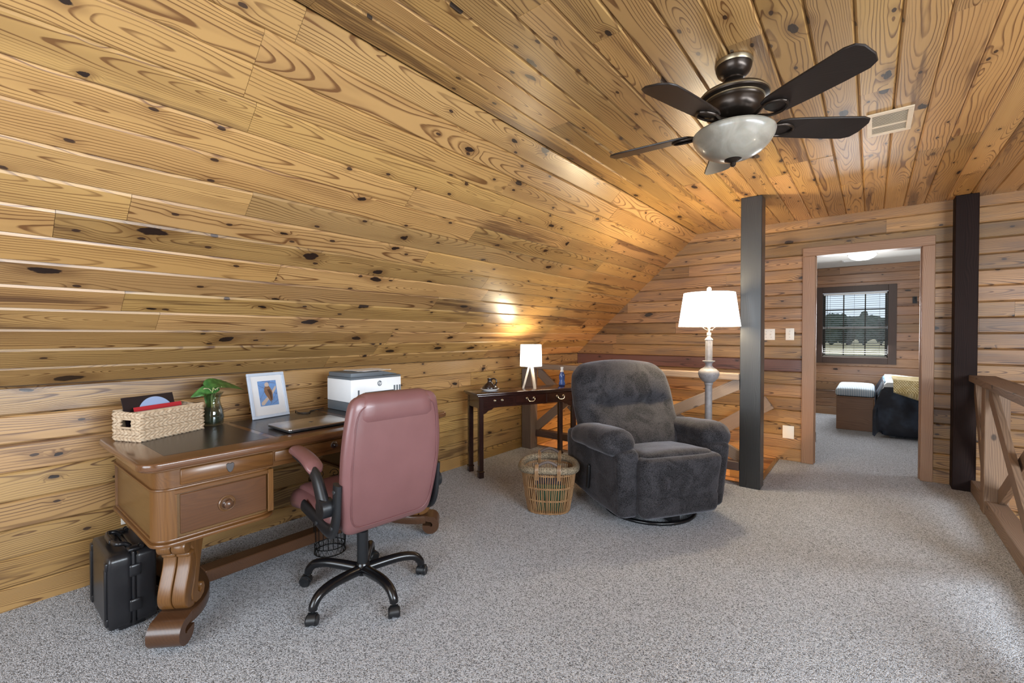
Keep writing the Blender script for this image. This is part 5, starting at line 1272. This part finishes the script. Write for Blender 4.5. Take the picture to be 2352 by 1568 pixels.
tag(G().lathe([(0.0005, 0), (0.05, 0.0), (0.10, 0.012), (0.125, 0.03), (0.122, 0.034), (0.09, 0.018), (0.0005, 0.008)], 32, (0.62, 7.95, 0.752)).build('serving_plate', M['bed_white'], smooth=60), 'pale round dish lying on the bed', 'dish')

# ceiling light and vent of the bedroom
CL = thing('ceiling_light', 'bright flush ceiling light in the bedroom just inside the doorway', 'ceiling light', (-0.10, 7.52, 2.37))
G().lathe([(0.15, 0), (0.16, -0.006), (0.16, -0.03), (0.15, -0.035)], 36).build('rim', M['china'], CL, 40)
M['diffuser'] = lamp_shade_mat('lit_diffuser', 5.0, (1.0, 0.97, 0.93))
G().lathe([(0.150, -0.02), (0.148, -0.045), (0.12, -0.075), (0.07, -0.095), (0.0005, -0.10)], 36).build('diffuser', M['diffuser'], CL, 60)
point('bedroom_ceiling_light', (-0.10, 7.52, 2.05), 5, (1.0, 0.95, 0.88), 0.12)
VB = thing('ceiling_vent', 'small white louvred vent in the white bedroom ceiling', 'vent', (-0.17, 8.22, 2.37))
G().box(-0.17, 0.17, -0.09, -0.07, -0.01, -0.0002).box(-0.17, 0.17, 0.07, 0.09, -0.01, -0.0002).box(-0.17, -0.15, -0.07, 0.07, -0.01, -0.0002).box(0.15, 0.17, -0.07, 0.07, -0.01, -0.0002).build('frame', M['win_white'], VB)
G().box(-0.15, 0.15, -0.07, 0.07, -0.003, -0.0005).build('backing', M['win_dark'], VB)
for i in range(9): G().box(-0.15, 0.15, -0.005, 0.005, -0.001, 0.001, M=T(0, -0.06 + i * 0.015, -0.006) @ Matrix.Rotation(R(30), 4, 'X')).build('louver', M['win_white'], VB)
M['knot_iron'] = M['bronze']
HK = thing('wall_hook', 'small black iron bracket on the bedroom wall beside the window', 'hook', (0.50, YW - 0.001, 1.80))
G().box(-0.025, 0.025, -0.006, 0, -0.05, 0.05, 0.001).build('plate', M['black'], HK)
G().tube(catmull([(0, -0.004, 0.03), (0, -0.05, 0.035), (0, -0.075, 0.0), (0.02, -0.05, -0.03)], 4), 0.006, 6).build('arm', M['black'], HK, 60)

# ------------------------------------------------------------------ outdoors, seen through the bedroom window
def grass_mat():
    t = NT('dry_field', 0.95); q = t.obj()
    n = t.noise(t.vec(q[0] * 0.06, q[1] * 0.16, 0.0), 1.0, 4.0); n2 = t.noise(t.co, 1.2, 3.0)
    return t.set(col=t.mix(t.ss(n + (n2 - 0.5) * 0.4, 0.35, 0.65), (0.26, 0.22, 0.12), (0.62, 0.50, 0.26)), rough=0.95)
M['field'] = grass_mat()
M['tree_leaf'] = plain('dull_green_crown', (0.055, 0.075, 0.055), 0.9, scale=1.5, var=0.5)
M['trunk'] = plain('tree_bark', (0.08, 0.06, 0.045), 0.9)
tag(G().box(-400, 400, 9.5, 700, -3.2, -3.0).build('field', M['field']), 'dry grass field outside the bedroom window', 'field', kind='structure')
RT = random.Random(9)
lbl = ['tall rounded tree', 'low bushy tree', 'broad spreading tree', 'narrow upright tree', 'flat topped tree', 'small round tree', 'dense dark tree', 'lopsided tree', 'twin crowned tree', 'squat wide tree', 'slim tall tree']
spots_ = ['before the pale gap', 'at the field corner', 'by the open field', 'near the far hedge', 'over the low ground', 'at the end of the field', 'in the middle of the far row', 'beside the field track', 'past the meadow', 'on the far rise', 'closing the far row']
for i in range(11):
    x = -36 + i * 5.6 + RT.uniform(-0.5, 0.5); y = 240 + (i % 2) * 12; h = RT.uniform(12.5, 14.5)
    tr = thing('tree', '%s in the far row outside, %s' % (lbl[i], spots_[i]), 'tree', (x, y, -3.0), 0, 'trees beyond the field')
    bm = bmesh.new(); bmesh.ops.create_icosphere(bm, subdivisions=4, radius=1.0)
    vs = []
    for v in bm.verts:
        p = v.co.copy(); n_ = 1 + 0.35 * noise.noise(p * 1.7 + Vector((i * 7, 0, 0))) + 0.22 * noise.noise(p * 4.5 + Vector((0, i * 3, 0))) + 0.12 * noise.noise(p * 10)
        vs.append((p.x * n_ * 4.3, p.y * n_ * 3.6, h * 0.54 + p.z * n_ * h * 0.45))
    bm.verts.index_update(); fs = [[v.index for v in f.verts] for f in bm.faces]; bm.free()
    G().add(vs, fs).build('crown', M['tree_leaf'], tr)
    G().cyl((0, 0, 0), (0.1, 0, h * 0.4), 0.35, 8, 0.22).build('trunk', M['trunk'], tr)
# ------------------------------------------------------------------ unseen window frames set round the lamps behind and beside the camera
def unseen_window(name, label, mat4, w, h, nx, nz):
    o = bpy.data.objects.new(name, None); COL.objects.link(o); tag(o, label, 'window', kind='structure')
    for x0, x1, z0, z1 in ((-w / 2 - 0.08, w / 2 + 0.08, h / 2, h / 2 + 0.08), (-w / 2 - 0.08, w / 2 + 0.08, -h / 2 - 0.08, -h / 2), (-w / 2 - 0.08, -w / 2, -h / 2, h / 2), (w / 2, w / 2 + 0.08, -h / 2, h / 2)):
        G().box(x0, x1, z0, z1, 0, 0.025, 0.003).build('casing', M['win_brown'], o)
    for i in range(nx):
        for j in range(nz):
            a0 = -w / 2 + w * i / nx + 0.015; b0 = -h / 2 + h * j / nz + 0.015
            G().box(a0, a0 + w / nx - 0.03, b0, b0 + h / nz - 0.03, 0.0, 0.004).build('pane', M['win_white'], o)
    o.matrix_world = mat4
unseen_window('window_fill_gable', 'unseen wide window frame added round the gable fill lamp', T(-0.9, YB + 0.001, 1.35) @ Matrix(((1, 0, 0, 0), (0, 0, 1, 0), (0, 1, 0, 0), (0, 0, 0, 1))), 2.7, 1.75, 3, 1)  # frame added round the gable fill lamp; the wall behind is solid
_rs = Vector((XR - XS2, 0, 1.0 - ZC)).normalized(); _rn = Vector((-_rs.z, 0, _rs.x)) * -1
unseen_window('window_fill_roof', 'unseen row of roof windows added round the roof fill lamp', Matrix.Translation(Vector((2.5, 1.45, 1.715)) + _rn * 0.002) @ Matrix((Vector((0, 1, 0)), _rs, _rn)).transposed().to_4x4(), 4.0, 1.05, 4, 1)  # frames added round the roof fill lamp; the slope behind is uncut
unseen_window('window_4', 'great room window low on the far wall', T(XR - 0.001, 1.0, -0.6) @ Matrix(((0, 0, -1, 0), (1, 0, 0, 0), (0, 1, 0, 0), (0, 0, 0, 1))), 3.7, 1.65, 4, 1)
